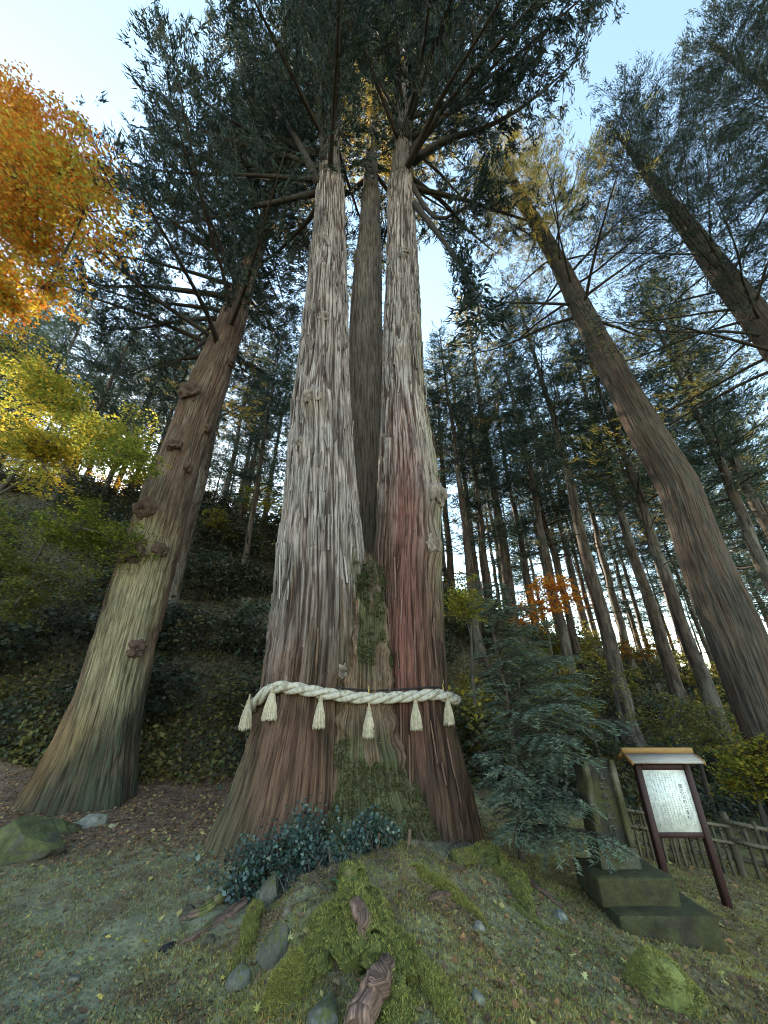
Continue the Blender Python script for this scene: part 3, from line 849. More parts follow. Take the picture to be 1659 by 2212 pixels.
re_ = np.array([(-1.5, edge_x, .42), (5, edge_x, .38), (14, edge_x - .4, .33), (19, edge_x - .6, .22), (25, edge_x - .8, .04)])
edge = thing('spreading_cedar', 'dark cedar with a broad fan of branches against the open sky', 'tree', (edge_x, 7.2, float(G(edge_x, 7.2))))
V, F, uv, col = bark_trunk(re_, 7.2, 70, 110, -1.5, 24.8, .03, col_t, 62, F1=9)
part('trunk', make_mesh('trunk', V, F, M_BARK, col * .8, uv, True), edge)
crown_of(np.random.default_rng(16), edge, re_, 7.2, 10.0, 24.3, 64, 6.2, .06, np.array([-.3, .1]), 9, NEEDLE_DARK, 8, 6, 1.3, leafL=.17, leafW=.028, sun_gold=lambda P: .8 * sstep(21, 16, P[:, 2]) * sstep(7.5, 9.0, P[:, 1]))

ex2 = 13.6
re2_ = np.array([(-1.5, ex2, .36), (10, ex2, .28), (26, ex2 - .3, .04)])
edge2 = thing('bushy_cedar', 'bushy cedar whose pointed top stands highest against the blue sky', 'tree', (ex2, 4.8, float(G(ex2, 4.8))))
V, F, uv, col = bark_trunk(re2_, 4.8, 40, 60, -1.5, 25.8, .03, col_t, 63, F1=9)
part('trunk', make_mesh('trunk', V, F, M_BARK, col * .8, uv, True), edge2)
crown_of(np.random.default_rng(17), edge2, re2_, 4.8, 12, 25.3, 44, 4.6, .06, np.array([-.3, .1]), 11, NEEDLE_DARK, 8, 7, 1.3, leafL=.17, leafW=.028)
# ------------------------------------------------------------------ forest cedars (five grown shapes, shared by the copies)
def forest_proto(rng, H, r0, cfrac, Lmax, sun_gold=0.0, leaves=11):
    root = thing('forest_cedar', 'slender forest cedar', 'tree')
    n = 26
    z = np.linspace(-1.2, H, n)
    wob = np.cumsum(rng.normal(0, .035, (n, 2)), 0)
    wob -= wob[1]
    f = np.clip(z / H, 0, 1)
    R = r0 * (1 - .9 * f ** 1.1) + r0 * .5 * np.exp(-np.maximum(z, -.2) / .5)
    P = np.stack([wob[:, 0], wob[:, 1], z], -1)
    P2, R2 = resample(P, R, 70)
    V, F, uv = tube(P2, R2, 20, bump=.10, seed=int(rng.integers(999)))
    nn = fbm(V[:, 0] * 3, V[:, 1] * 3, V[:, 2] * .5, int(rng.integers(999)), 3)
    c = mixc(np.repeat(np.array([[.062, .044, .034]]), len(V), 0), np.array([.105, .092, .076]), sstep(.4, .65, nn))
    link('trunk', make_mesh('trunk', V, F, M_BARK_FAR, c, uv, True), root)
    bb = Bag(); tp, td = [], []
    for k in range(16):             # dead snags below the crown
        zz = rng.uniform(H * cfrac * .35, H * cfrac); az = rng.uniform(0, 6.28)
        p0 = np.array([np.interp(zz, z, P[:, 0]), np.interp(zz, z, P[:, 1]), zz])
        Q = limb_path(rng, p0, az, rng.uniform(-.3, .3), rng.uniform(.5, 1.9), 5, .1, .2)
        V, F, uv = tube(Q, np.linspace(.03, .008, 5), 4, cap=False); bb.add(V, F, LIMB_C, uv)
    nl = 62
    for k in range(nl):
        f = k / nl
        zz = H * (cfrac + (1 - cfrac) * f) + rng.normal(0, .2)
        az = k * 2.39996 + rng.normal(0, .4)
        L = Lmax * (1 - f) ** .7 * rng.uniform(.55, 1.2) + .35
        p0 = np.array([np.interp(zz, z, P[:, 0]), np.interp(zz, z, P[:, 1]), zz])
        Q = limb_path(rng, p0, az, rng.uniform(-.1, .4), L, 6, .35, .7)
        V, F, uv = tube(Q, np.linspace(.045, .01, 6) * (1.2 - .6 * f), 4, cap=False); bb.add(V, F, LIMB_C, uv)
        nt = max(6, int(L * 10))
        q = rng.uniform(.15, 1.03, nt) * 5; i = np.minimum(q.astype(int), 4); w = (q - i)[:, None]
        pts = Q[i] * (1 - w) + Q[i + 1] * w
        d = unit(Q[i + 1] - Q[i])
        sd = np.cross(d, [0, 0, 1.0]) * rng.normal(0, .30, (nt, 1)) * (L * .4 + .5)
        pts = pts + sd + rng.normal(0, .10, pts.shape) + np.array([0, 0, -.12])
        tp.append(pts); td.append(d + unit(sd + 1e-6) * .6 + np.array([0, 0, .15]))
    o = link('branchwork', bb.mesh('branchwork', M_LIMB), root); o['kind'] = 'stuff'
    P_, D_ = np.concatenate(tp), np.concatenate(td)
    cols = NEEDLE_DARK * 1.75  # forest needles lightened in colour to stand in for airy haze
    if sun_gold: cols = np.concatenate([cols] + [NEEDLE_SUNLIT * .8] * int(sun_gold))  # some tufts carry painted sunlight as gold needles
    V, F, c = needle_leaves(rng, P_, D_, int(leaves * 1.5), .27, .048, .40, .07, cols, .40)
    link('crown', make_mesh('crown', V, F, M_NEEDLE, c), root)
    return root
frng = np.random.default_rng(77)
protos = [forest_proto(frng, 25, .25, .40, 2.5, 0, 9), forest_proto(frng, 28, .28, .46, 2.4, 0, 9), forest_proto(frng, 22, .20, .30, 2.3, 0, 9),
          forest_proto(frng, 30, .32, .42, 2.8, 1, 9), forest_proto(frng, 19, .16, .22, 2.1, 0, 9)]
proto_used = [False] * 5
def plant(x, y, k, s=1.0, rz=None, label='', group=''):
    src = protos[k]
    if proto_used[k]:
        o = copy_tree(src)
    else:
        o = src; proto_used[k] = True
    o.location = (x, y, float(G(x, y)) - .05)
    rz = frng.uniform(0, 6.28) if rz is None else rz
    o.rotation_euler = (frng.normal(0, .012), frng.normal(0, .012), rz)
    o.scale = (s, s, s * frng.uniform(.92, 1.1))
    tag(o, label, 'tree', group)
    return o
LAB_RN = ('tall cedar with bare dark trunk standing just behind the rustic fence thicket', 'near forest cedars behind the fence')
LAB_R = ('thin distant cedar deep in the forest beyond the rustic fence', 'forest cedars beyond the fence')
LAB_L = ('slender dark cedar on the steep hillside above the clearing', 'forest cedars on the hillside')
taken = []
fixed = [(.575, 15, 1, 1.0), (.79, 14, 0, 1.0), (.71, 19, 3, .95), (.467, 20, 0, 1.05), (.495, 21.5, 2, 1.1), (.34, 24, 3, 1.15), (.243, 20, 1, .95),
         (1.04, 13, 0, 1.0), (1.15, 16, 1, 1.0), (.98, 20, 2, 1.15), (.29, 21.5, 2, 1.05), (.40, 27, 1, 1), (.62, 24, 0, 1), (.86, 25, 3, .9), (.53, 30, 1, 1.1)]
for t, y, k, s in fixed:
    plant(t * y, y, k, s, None, *(LAB_RN if y < 20.5 else LAB_R)); taken.append((t * y, y))
fixedL = [(-1.10, 27, 0, .9), (-1.0, 30, 1, .9), (-.95, 26, 2, 1.0), (-.84, 29, 3, .85), (-.79, 27, 0, .85), (-.43, 24, 2, 1.0), (-.49, 28, 1, .9),
          (-.575, 16, 3, .9), (-.36, 30, 0, .95), (-.66, 25, 2, 1), (-.30, 26, 1, .9), (-.22, 29, 3, .9), (-1.25, 20, 4, 1.15), (-1.02, 21, 2, 1.1), (-.74, 20.5, 4, 1.2), (-1.45, 22, 2, 1.1), (-.88, 23, 4, 1.2), (-.40, 20, 4, 1.1)]
for t, y, k, s in fixedL:
    plant(t * y, y, k, s, None, *LAB_L); taken.append((t * y, y))
tries, nR, nL = 0, 0, 0
while tries < 6000 and (nR < 62 or nL < 62):
    tries += 1
    right = nR < 62 and (tries % 2 or nL >= 62)
    y = frng.uniform(22, 62) if right else frng.uniform(21, 58)
    t = frng.uniform(.08, 1.35) if right else frng.uniform(-1.7, .06)
    x = t * y
    if right and x > 55: continue
    if min((x - a) ** 2 + (y - b) ** 2 for a, b in taken) < (2.6 + .035 * y) ** 2: continue
    if not right and t < -.2 and y < 23.5: continue
    if not right and -.98 < t < -.62 and y > 27: continue
    taken.append((x, y))
    k = int(frng.integers(0, 5))
    plant(x, y, k, frng.uniform(.85, 1.15), None, *(LAB_R if right else LAB_L))
    if right: nR += 1
    else: nL += 1
print('forest', len(taken))

# ------------------------------------------------------------------ broadleaf trees
ORANGE = np.array([[.62, .22, .03], [.66, .30, .035], [.55, .16, .025], [.60, .36, .05]])
YELLOW = np.array([[.52, .40, .06], [.45, .38, .06], [.58, .40, .05], [.34, .33, .06]])
GREENY = np.array([[.20, .24, .045], [.14, .19, .04], [.27, .28, .05], [.36, .33, .06]])
OLIVEL = np.array([[.15, .16, .05], [.11, .13, .045], [.22, .20, .05], [.26, .22, .06]])
def broadleaf(name, label, base, clusters, trunk_r, leaf, rng, group=None, per=900, forks=True, tilt=.35):
    """clusters: list of (centre, radius, palette); leaves lie in flat sprays"""
    base = np.asarray(base, float)
    root = thing(name, label, 'tree', tuple(base), group)
    cen = np.array([c[0] for c in clusters])
    top = cen.mean(0)
    mid = base + (top - base) * np.array([.35, .35, .5])
    P, R = resample([base - [0, 0, .4], base + [0, 0, .3], mid, base + (top - base) * .85], [trunk_r * 1.3, trunk_r, trunk_r * .75, trunk_r * .4], 14)
    V, F, uv = tube(P, R, 10, bump=.12)
    part('trunk', make_mesh('trunk', V, F, M_LIMB, np.repeat(np.array([[.075, .062, .05]]), len(V), 0), uv, True), root)
    bV, bF, bC, n0 = [], [], [], 0
    nodes_ = [P[5], P[8], P[11]]
    for c, rad, pal in sorted(clusters, key=lambda q: np.linalg.norm(q[0] - base)):
        c = np.asarray(c, float)
        q0 = np.array(nodes_); p0 = q0[np.argmin(((q0 - c) ** 2).sum(1) + 2e3 * (np.linalg.norm(q0 - base, axis=1) > np.linalg.norm(c - base)))]
        nodes_.append(c)
        m = (p0 + c) / 2 + np.array([0, 0, .15 * np.linalg.norm(c - p0)])
        Q, RQ = resample([p0, m, c, c + (c - m) * .5], [trunk_r * .38, trunk_r * .25, trunk_r * .12, trunk_r * .05], 9)
        b = Bag()
        V, F, uv = tube(Q, RQ, 6); b.add(V, F, (.06, .05, .042), uv)
        ns = max(5, int(per / 70))
        for s in range(ns):
            d = rng.normal(0, 1, 3) * np.array([1, 1, .55]); d /= np.linalg.norm(d)
            sc = c + d * rad * rng.uniform(.25, 1.0)
            T, RT = resample([c, (c + sc) / 2 + rng.normal(0, .06 * rad, 3), sc], [trunk_r * .10, trunk_r * .07, trunk_r * .03], 5)
            V, F, uv = tube(T, np.maximum(RT, .004), 3, cap=False); b.add(V, F, (.06, .05, .042), uv)
            k = int(per / ns)
            rr = rad * rng.uniform(.25, .65)
            a = rng.uniform(0, 6.28, k); q = np.sqrt(rng.uniform(0, 1, k)) * rr
            slope = rng.normal(0, .3, 2)
            dx, dy = np.cos(a) * q, np.sin(a) * q
            pts = sc + np.stack([dx, dy, dx * slope[0] + dy * slope[1] - .18 * q + rng.normal(0, .05, k)], -1)
            cc = pal[rng.integers(0, len(pal), k)] * rng.uniform(.75, 1.2, (k, 1))
            V, F, c4 = broad_leaves(rng, pts, np.array([0, 0, 1.0]), leaf, cc, tilt)
            bV.append(V); bF.append(F + n0); bC.append(c4); n0 += len(V)
        part('limb', b.mesh('limb', M_LIMB), root)
    part('crown', make_mesh('crown', np.concatenate(bV), np.concatenate(bF), M_MAPLE, np.concatenate(bC)), root)
    return root
mr = np.random.default_rng(21)
def px_clusters(regions):
    out = []
    for u0, u1, v0, v1, y0, y1, n, rad, pal in regions:
        for k in range(n):
            y = mr.uniform(y0, y1)
            p = at(mr.uniform(u0, u1), mr.uniform(v0, v1), y)
            out.append((p, rad * mr.uniform(.75, 1.2), pal))
    return out
OY = np.concatenate([ORANGE, YELLOW]); YG = np.concatenate([YELLOW, GREENY, GREENY])
cl1 = px_clusters([(-160, 60, 170, 330, 4.2, 5.0, 7, 1.15, ORANGE), (30, 190, 230, 420, 4.2, 4.9, 9, 1.0, ORANGE), (0, 210, 330, 470, 4.3, 5.0, 9, .95, OY),
                   (-100, 110, 470, 690, 4.8, 5.6, 9, .85, OY), (-160, 60, 400, 600, 4.6, 5.4, 6, 1.0, OY)])
broadleaf('maple_tree', 'tall autumn maple with glowing orange and yellow leaves beside the dark cedar crown', (-9.2, 4.4, float(G(-9.2, 4.4))), cl1, .12, .085, mr, per=1500)
cl2 = px_clusters([(-120, 120, 740, 900, 6.6, 7.6, 8, .85, YG), (60, 290, 830, 1010, 6.8, 7.8, 10, .75, YG), (0, 110, 930, 1030, 6.6, 7.6, 5, .7, YELLOW), (230, 320, 960, 1030, 6.8, 7.4, 3, .55, GREENY)])
broadleaf('maple_tree', 'maple with yellow-green leaves hanging in front of the sunlit hillside trunks', (-9.8, 7.0, float(G(-9.8, 7.0))), cl2, .10, .075, mr, per=950)
cl3 = px_clusters([(-150, 60, 1080, 1250, 7.4, 8.4, 8, .8, GREENY), (60, 270, 1100, 1200, 7.6, 8.4, 8, .65, GREENY), (0, 190, 1200, 1330, 7.6, 8.4, 6, .6, OLIVEL)])
broadleaf('maple_tree', 'low green maple bough layered over the dark undergrowth left of the stout cedar', (-10.2, 8.2, float(G(-10.2, 8.2))), cl3, .09, .070, mr, per=1000)
small = [('orange', 1165, 1290, 16.5, 1.5, 7, ORANGE, 'small maple in bright orange leaf among the forest trunks'),
         ('yg', 1000, 1300, 12.5, 1.1, 6, YG, 'small yellow-green maple close behind the reddish trunk'),
         ('ol', 1090, 1420, 12.0, 1.2, 6, OLIVEL, 'olive-leaved bushy tree behind the young fir'),
         ('or2', 1390, 1390, 21, 1.6, 5, np.concatenate([ORANGE, OLIVEL]), 'rusty orange bush far among the thin forest trunks'),
         ('ol2', 1270, 1500, 12.5, 1.3, 7, np.concatenate([OLIVEL, YELLOW * .5]), 'sparse olive thicket rising behind the stone monument'),
         ('ol3', 1480, 1560, 11.5, 1.2, 6, OLIVEL, 'leafy olive thicket rising behind the sign roof'),
         ('ye', 1610, 1660, 9.3, .9, 6, np.concatenate([YELLOW * .8, GREENY]), 'yellowing maple shrub leaning over the rustic fence'),
         ('hill', 570, 1080, 24, 1.8, 6, np.concatenate([YELLOW, GREENY]), 'sunlit yellow tree on the slope beside the silvery trunk'),
         ('hill2', 420, 1130, 20, 1.4, 5, np.concatenate([OLIVEL, YELLOW * .6]), 'olive shrubby tree at the brow of the hillside'),
         ('hill3', 250, 1060, 25, 1.9, 6, np.concatenate([ORANGE, YELLOW]), 'orange and yellow tree at the brow of the sunny hillside'),
         ('hill4', 345, 1035, 24, 1.7, 5, np.concatenate([ORANGE, YELLOW]), 'yellow-orange tree against the sun glare on the brow next to the stout cedar'),
         ('hill5', 120, 1050, 26, 1.9, 6, np.concatenate([YELLOW, GREENY]), 'yellow-green tree on the brow behind the maple boughs')]
for nm, u, v, y, rad, nc, pal, lab in small:
    c = at(u, v, y)
    gz = float(G(c[0], c[1]))
    h = max(c[2] - gz, 1.2)
    cls = []
    for k in range(nc):
        d = mr.normal(0, 1, 3); d /= np.linalg.norm(d)
        cls.append((np.array([c[0], c[1], gz + h]) + d * rad * np.array([1, .8, .5]) * mr.uniform(.4, 1), rad * .62, pal))
    broadleaf('small_maple', lab, (c[0], c[1], gz), cls, .07, .085 if y < 15 else .13, mr, per=600)

# ------------------------------------------------------------------ undergrowth
def shrub_mesh(rng, n, pal, r, h, leaf):
    b = Bag()
    for k in range(9):
        a = rng.uniform(0, 6.28); e = np.array([math.cos(a), math.sin(a), 0]) * r * rng.uniform(.2, .7)
        P, R = resample([[0, 0, -.1], e * .4 + [0, 0, h * .45], e + [0, 0, h * rng.uniform(.6, .95)]], [.018, .012, .005], 6)
        V, F, uv = tube(P, R, 4); b.add(V, F, (.05, .04, .03), uv)
    m = n // 14
    cen = rng.normal(0, 1, (m, 3)); cen = unit(cen) * rng.uniform(.35, 1, (m, 1)) ** .5 * np.array([r, r, h * .55]) + [0, 0, h * .55]
    P = np.repeat(cen, 14, 0) + rng.normal(0, .10, (m * 14, 3)) * [1, 1, .5]
    c = pal[np.repeat(rng.integers(0, len(pal), m), 14)] * rng.uniform(.6, 1.3, (m * 14, 1))
    V, F, c4 = broad_leaves(rng, P, np.array([0, -.2, 1.0]), leaf, c, .55)
    b.add(V, F, c4)
    return b.mesh('shrub', M_SHRUB)
DARKL = np.array([[.038, .056, .038], [.050, .066, .044], [.062, .068, .042], [.080, .070, .048]])
srng = np.random.default_rng(31)
shr = [shrub_mesh(srng, 1700, DARKL, 1.0, 1.3, .11), shrub_mesh(srng, 1500, np.concatenate([DARKL, OLIVEL * .5]), .9, 1.0, .10),
       shrub_mesh(srng, 1500, np.concatenate([DARKL * 1.4, np.array([[.10, .085, .04]])]), 1.1, .9, .10), shrub_mesh(srng, 1400, np.concatenate([OLIVEL, YELLOW * .5]), 1.0, 1.2, .10)]
LS = ('dark leafy bush in the undergrowth covering the steep slope', 'bushes on the steep slope')
RS = ('olive leafy bush in the undergrowth behind the rustic fence', 'bushes behind the fence')
cnt = 0
while cnt < 230:
    left = cnt < 150
    if left:
        y = srng.uniform(11.5, 30); t = srng.uniform(-1.5, .12); lab = LS
    else:
        y = srng.uniform(9.6, 30); t = srng.uniform(.16, 1.25); lab = RS
    x = t * y
    if min((x - a) ** 2 + (y - b) ** 2 for a, b in taken) < .6: continue
    if (x - left_base[0]) ** 2 + (y - left_base[1]) ** 2 < 6: continue
    if (x - r1[0, 1]) ** 2 + (y - YT) ** 2 < 3: continue
    k = int(srng.choice([0, 1, 2, 0])) if left else int(srng.choice([1, 3, 2, 3]))
    o = link('bush', shr[k])
    s = srng.uniform(.8, 1.5) * (1 + .012 * y)
    o.location = (x, y, float(G(x, y)) - .05); o.scale = (s, s, s * srng.uniform(.7, 1.1)); o.rotation_euler = (0, 0, srng.uniform(0, 6.28))
    tag(o, lab[0], 'bush', lab[1])
    cnt += 1
# small leafy ground cover on the slopes
n = 130000
y = 10.2 + 20 * srng.uniform(0, 1, n) ** 1.6; t = srng.uniform(-1.35, 1.2, n); x = t * y
keep = (y + .38 * np.clip(-x - 3, 0, 60) > 11.2 + srng.normal(0, .5, n))
x, y = x[keep], y[keep]
P = np.stack([x, y, G(x, y) + srng.gamma(1.6, .15, len(x))], -1)
pal = np.concatenate([DARKL, DARKL, OLIVEL * .6, np.array([[.13, .095, .045], [.16, .13, .05]])])
ci = (fbm(x * .6, y * .6, 0, 33, 3) * 1.6 * len(pal) - .3 * len(pal) + srng.normal(0, 2, len(x))).astype(int).clip(0, len(pal) - 1)
V, F, c4 = broad_leaves(srng, P, np.array([0, -.3, 1.0]), .13, pal[ci] * srng.uniform(.6, 1.3, (len(x), 1)), .6)
tag(link('undergrowth', make_mesh('undergrowth', V, F, M_SHRUB, c4)), 'low dark leafy undergrowth covering the forest slopes', 'undergrowth', kind='stuff')

# ------------------------------------------------------------------ straw rope with tassels round the giant cedar
def hull2(P):
    P = sorted(map(tuple, P))
    def half(pts):
        h = []
        for p in pts:
            while len(h) >= 2 and (h[-1][0] - h[-2][0]) * (p[1] - h[-2][1]) - (h[-1][1] - h[-2][1]) * (p[0] - h[-2][0]) <= 0:
                h.pop()
            h.append(p)
        return h
    a, b = half(P), half(P[::-1])
    return np.array(a[:-1] + b[:-1])
def hull_at(zlo, zhi, off):
    pts = []
    for V in (STEM_L[0], STEM_R[0]):
        m = (V[:, 2] > zlo) & (V[:, 2] < zhi)
        pts.append(V[m][:, :2])
    zz = 1.9
    a = np.linspace(0, 6.28, 60)
    rbz = np.interp(zz, rb[:, 0], rb[:, 2]); xbz = np.interp(zz, rb[:, 0], rb[:, 1])
    pts.append(np.stack([xbz + np.cos(a) * rbz, YB + np.sin(a) * rbz], -1))
    H = hull2(np.concatenate(pts))
    c = H.mean(0)
    return H + unit(H - c) * off
def loop_resample(H, step):
    H = np.concatenate([H, H[:1]])
    L = np.concatenate([[0], np.cumsum(np.linalg.norm(np.diff(H, axis=0), axis=1))])
    s = np.arange(0, L[-1], step)
    return np.stack([np.interp(s, L, H[:, 0]), np.interp(s, L, H[:, 1])], -1)
H = loop_resample(hull_at(1.75, 2.05, .075), .03)
for _ in range(12):
    H = (np.roll(H, 1, 0) + H * 2 + np.roll(H, -1, 0)) / 4
ROPE_U = [540, 556, 575, 600, 640, 700, 750, 800, 850, 900, 945, 968, 985]
ROPE_V = [1530, 1514, 1494, 1483, 1487, 1498, 1505, 1509, 1507, 1503, 1499, 1506, 1512]
def rope_z(x, y):
    z = 1.9
    for _ in range(6):
        cz = (z - EYE) / y
        yu = FPX * (cz * CP - SP) / (CP + cz * SP)
        f = FPX * CP - yu * SP
        u = 829.5 + x / y * f
        v = np.interp(u, ROPE_U, ROPE_V)
        z = EYE + ray(u, v)[1] * y
    return z, u
front = H[:, 1] < 7.2
zs = np.array([rope_z(x, y)[0] if fr else np.nan for (x, y), fr in zip(H, front)])
us = np.array([rope_z(x, y)[1] if fr else np.nan for (x, y), fr in zip(H, front)])
idx = np.arange(len(H))
ok = ~np.isnan(zs)
i3 = np.concatenate([idx[ok] - len(H), idx[ok], idx[ok] + len(H)]); z3 = np.tile(zs[ok], 3)
zs = np.interp(idx, i3, z3)
ker = np.ones(5) / 5
zs = np.convolve(np.pad(zs, 2, mode='wrap'), ker, 'valid')
RP = np.concatenate([H, zs[:, None]], 1)
rope = thing('sacred_rope', 'thick twisted pale straw rope with hanging tassels tied round the giant cedar', 'rope', tuple(RP[int(np.nanargmin(RP[:, 1]))]))
n = len(RP)
T = unit(np.roll(RP, -1, 0) - np.roll(RP, 1, 0))
Nn = unit(np.cross(T, [0, 0, 1.0])); Bn = np.cross(Nn, T)
S = np.arange(n + 1) * .03
turns = round(S[-1] / .72)
rrng = np.random.default_rng(5)
for k in range(3):
    ph = 2 * np.pi * (turns * np.arange(n + 1) / n + k / 3)
    j = np.arange(n + 1) % n
    Pk = RP[j] + (np.cos(ph)[:, None] * Nn[j] + np.sin(ph)[:, None] * Bn[j]) * .042
    Pk, Rk = resample(Pk, .042 + .006 * (noise(S * 5, k * 7.0) - .5), (n + 1) * 2)
    V, F, uv = tube(Pk, Rk, 12, cap=False, bump=.10, seed=k)
    nn = noise(V[:, 0] * 40, V[:, 1] * 40, V[:, 2] * 25, 4)
    c = mixc(np.repeat(np.array([[.46, .415, .355]]), len(V), 0), np.array([.26, .215, .165]), sstep(.5, .8, nn))
    part('strand', make_mesh('strand', V, F, M_STRAW, c, uv, True), rope)
# loose straw ends
b = Bag()
for k in range(420):
    i = int(rrng.integers(0, n)); p = RP[i] + (Nn[i] * rrng.normal() + Bn[i] * rrng.normal()) * .05
    d = unit(T[i] * rrng.normal(0, 1) + Bn[i] * rrng.normal(0, .6) + Nn[i] * rrng.normal(0, .5)) * rrng.uniform(.04, .10)
    V, F, uv = tube(np.array([p, p + d * .5 + [0, 0, .003], p + d]), [.003, .0025, .001], 3, cap=False)
    b.add(V, F, (.5, .45, .35), uv)
part('loose_straw', b.mesh('loose_straw', M_STRAW), rope, kind='stuff')
# dark wire holding the rope up across the front
sel = [i for i in range(n) if front[i] and 725 < us[i] < 965]
sel.sort(key=lambda i: us[i])
Pw = RP[sel][::4] + np.array([0, .02, .105])
V, F, uv = tube(Pw, np.full(len(Pw), .011), 6)
part('wire', make_mesh('wire', V, F, M_WIRE, uv=uv, smooth=True), rope)
for k in (4, 14, 26, 34):
    if k >= len(Pw): continue
    p = Pw[k]
    V, F, uv = tube(np.array([p + [0, -.02, -.12], p + [0, -.035, 0], p + [0, -.01, .06]]), [.008, .008, .005], 5)
    part('tie', make_mesh('tie', V, F, M_STRAW, np.repeat(np.array([[.55, .38, .12]]), len(V), 0), uv), rope)
for u, vt, vb, wpx in ((556, 1512, 1574, 25), (598, 1490, 1555, 30), (697, 1508, 1573, 25), (795, 1527, 1593, 25), (890, 1512, 1576, 24), (957, 1506, 1566, 22)):
    cand = [i for i in range(n) if front[i]]
    i = min(cand, key=lambda i: abs(us[i] - u))
    p = RP[i].copy()
    out = -Nn[i] if (-Nn[i])[1] < 0 or abs(Nn[i][1]) < .2 else Nn[i]
    out = unit(p[:2] - TREE); out = np.array([out[0], out[1], 0])
    zt = EYE + ray(u, vt)[1] * p[1] + .02; zb = EYE + ray(u, vb)[1] * p[1]
    f = FPX * CP - (1106 - vb) * SP
    rad = wpx / 2 / f * p[1]
    c0 = p + out * (.12 if u < 570 else .06)
    tas = bpy.data.objects.new('tassel', None); C.objects.link(tas); tas.parent = rope
    tas.location = Vector((c0[0], c0[1], zt)) - rope.location
    Ht = zt - zb
    # skirt of straw: a ribbed cone
    nt, nr = 44, 14
    s = np.linspace(0, 1, nr); a = np.linspace(0, 2 * np.pi, nt, endpoint=False)
    prof = rad * (.38 + .62 * s ** .7)
    rib = 1 + .10 * np.abs(np.sin(a * 11 + rrng.uniform(0, 6)))[None] * s[:, None] + .05 * rrng.normal(0, 1, (1, nt)) * s[:, None]
    jag = rrng.normal(0, .016, nt) * (s[:, None] > .95)
    VV = np.stack([np.cos(a)[None] * prof[:, None] * rib, np.sin(a)[None] * prof[:, None] * rib, -Ht * .16 - s[:, None] * Ht * .84 + jag], -1).reshape(-1, 3)
    tilt = -out * 0.0
    ii = np.arange(nr - 1)[:, None] * nt; jj = np.arange(nt)[None]; j2 = (jj + 1) % nt
    FF = np.stack([ii + jj, ii + nt + jj, ii + nt + j2, ii + j2], -1).reshape(-1, 4)
    capi = len(VV); VV = np.concatenate([VV, [[0, 0, -Ht * .93]]])
    CF = np.stack([np.full(nt, capi), (nr - 1) * nt + (np.arange(nt) + 1) % nt, (nr - 1) * nt + np.arange(nt)], -1)
    tone = rrng.uniform(.85, 1.1)
    cc = np.repeat(np.array([[.52, .44, .33]]), len(VV), 0) * tone
    cc = cc * (1 - .45 * (np.tile(np.abs(np.sin(a * 11)) < .25, nr + 1)[:len(VV)])[:, None])
    cc[-1] *= .3
    o = link('straw_skirt', make_mesh('straw_skirt', VV, [FF, CF], M_STRAW, cc), tas)
    b = Bag()
    for q in range(130):
        aa = rrng.uniform(0, 6.28); r1_ = prof[2] * .9; r2_ = rad * rrng.uniform(.85, 1.12)
        P0 = np.array([math.cos(aa) * r1_, math.sin(aa) * r1_, -Ht * .28]); P1 = np.array([math.cos(aa) * r2_, math.sin(aa) * r2_, -Ht * rrng.uniform(.9, 1.04)])
        V, F, uv = tube(np.array([P0, (P0 + P1) / 2 + np.array([math.cos(aa), math.sin(aa), 0]) * .008, P1]), [.003, .004, .002], 3, cap=False)
        b.add(V, F, np.array([.58, .49, .36]) * rrng.uniform(.7, 1.15), uv)
    link('straw', b.mesh('straw', M_STRAW), tas)['kind'] = 'stuff'
    V, F, uv = tube(np.array([[0, 0, .06], [0, 0, -Ht * .03], [0, 0, -Ht * .08], [0, 0, -Ht * .13], [0, 0, -Ht * .17]]), [.012, .014, .032, .036, .028], 10)
    link('binding', make_mesh('binding', V, F, M_STRAW, np.repeat(np.array([[.34, .27, .18]]), len(V), 0), uv, True), tas)

# ------------------------------------------------------------------ information sign
SGY = 6.6
fl, fr_ = hit(1450, 1945), hit(1570, 1950)
SGY = float((fl[1] + fr_[1]) / 2)
tl, tr_ = ray(1450, 1945)[0] * SGY, ray(1570, 1950)[0] * SGY
sx, sw = (tl + tr_) / 2, tr_ - tl
zb_ = float(G(sx, SGY))
zr = lambda u, v: EYE + ray(u, v)[1] * SGY
ztop, zp1, zp0 = zr(1375, 1648), zr(1375, 1660), zr(1425, 1797)
sign = thing('information_sign', 'dark red framed notice board with white text panel under a little gabled roof', 'sign', (sx, SGY, zb_))
pw = .085
for s, xx in ((-1, tl), (1, tr_)):
    V, F = box(pw, pw, ztop - float(G(xx, SGY)) + .35, (xx, SGY, (ztop + float(G(xx, SGY)) - .35) / 2), .008)
    part('post', make_mesh('post', V, F, M_FRAME), sign)
for z_, hgt in ((zp1 + .02, .07), (zp0 - .03, .06)):
    V, F = box(sw - pw - .004, .055, hgt, (sx, SGY - .004, z_), .006)
    part('rail', make_mesh('rail', V, F, M_FRAME), sign)
V, F = box(sw - pw + .01, .02, zp1 - zp0 + .02, (sx, SGY - .006, (zp1 + zp0) / 2 - .005))
panel = part('panel', make_mesh('panel', V, F, M_PANEL), sign)
PF = SGY - .006 - .010 - .002       # front face of the panel
PX0, PX1, PZ0, PZ1 = sx - (sw - pw) / 2, sx + (sw - pw) / 2, zp0 + .005, zp1 - .02
PWD, PHT = PX1 - PX0, PZ1 - PZ0
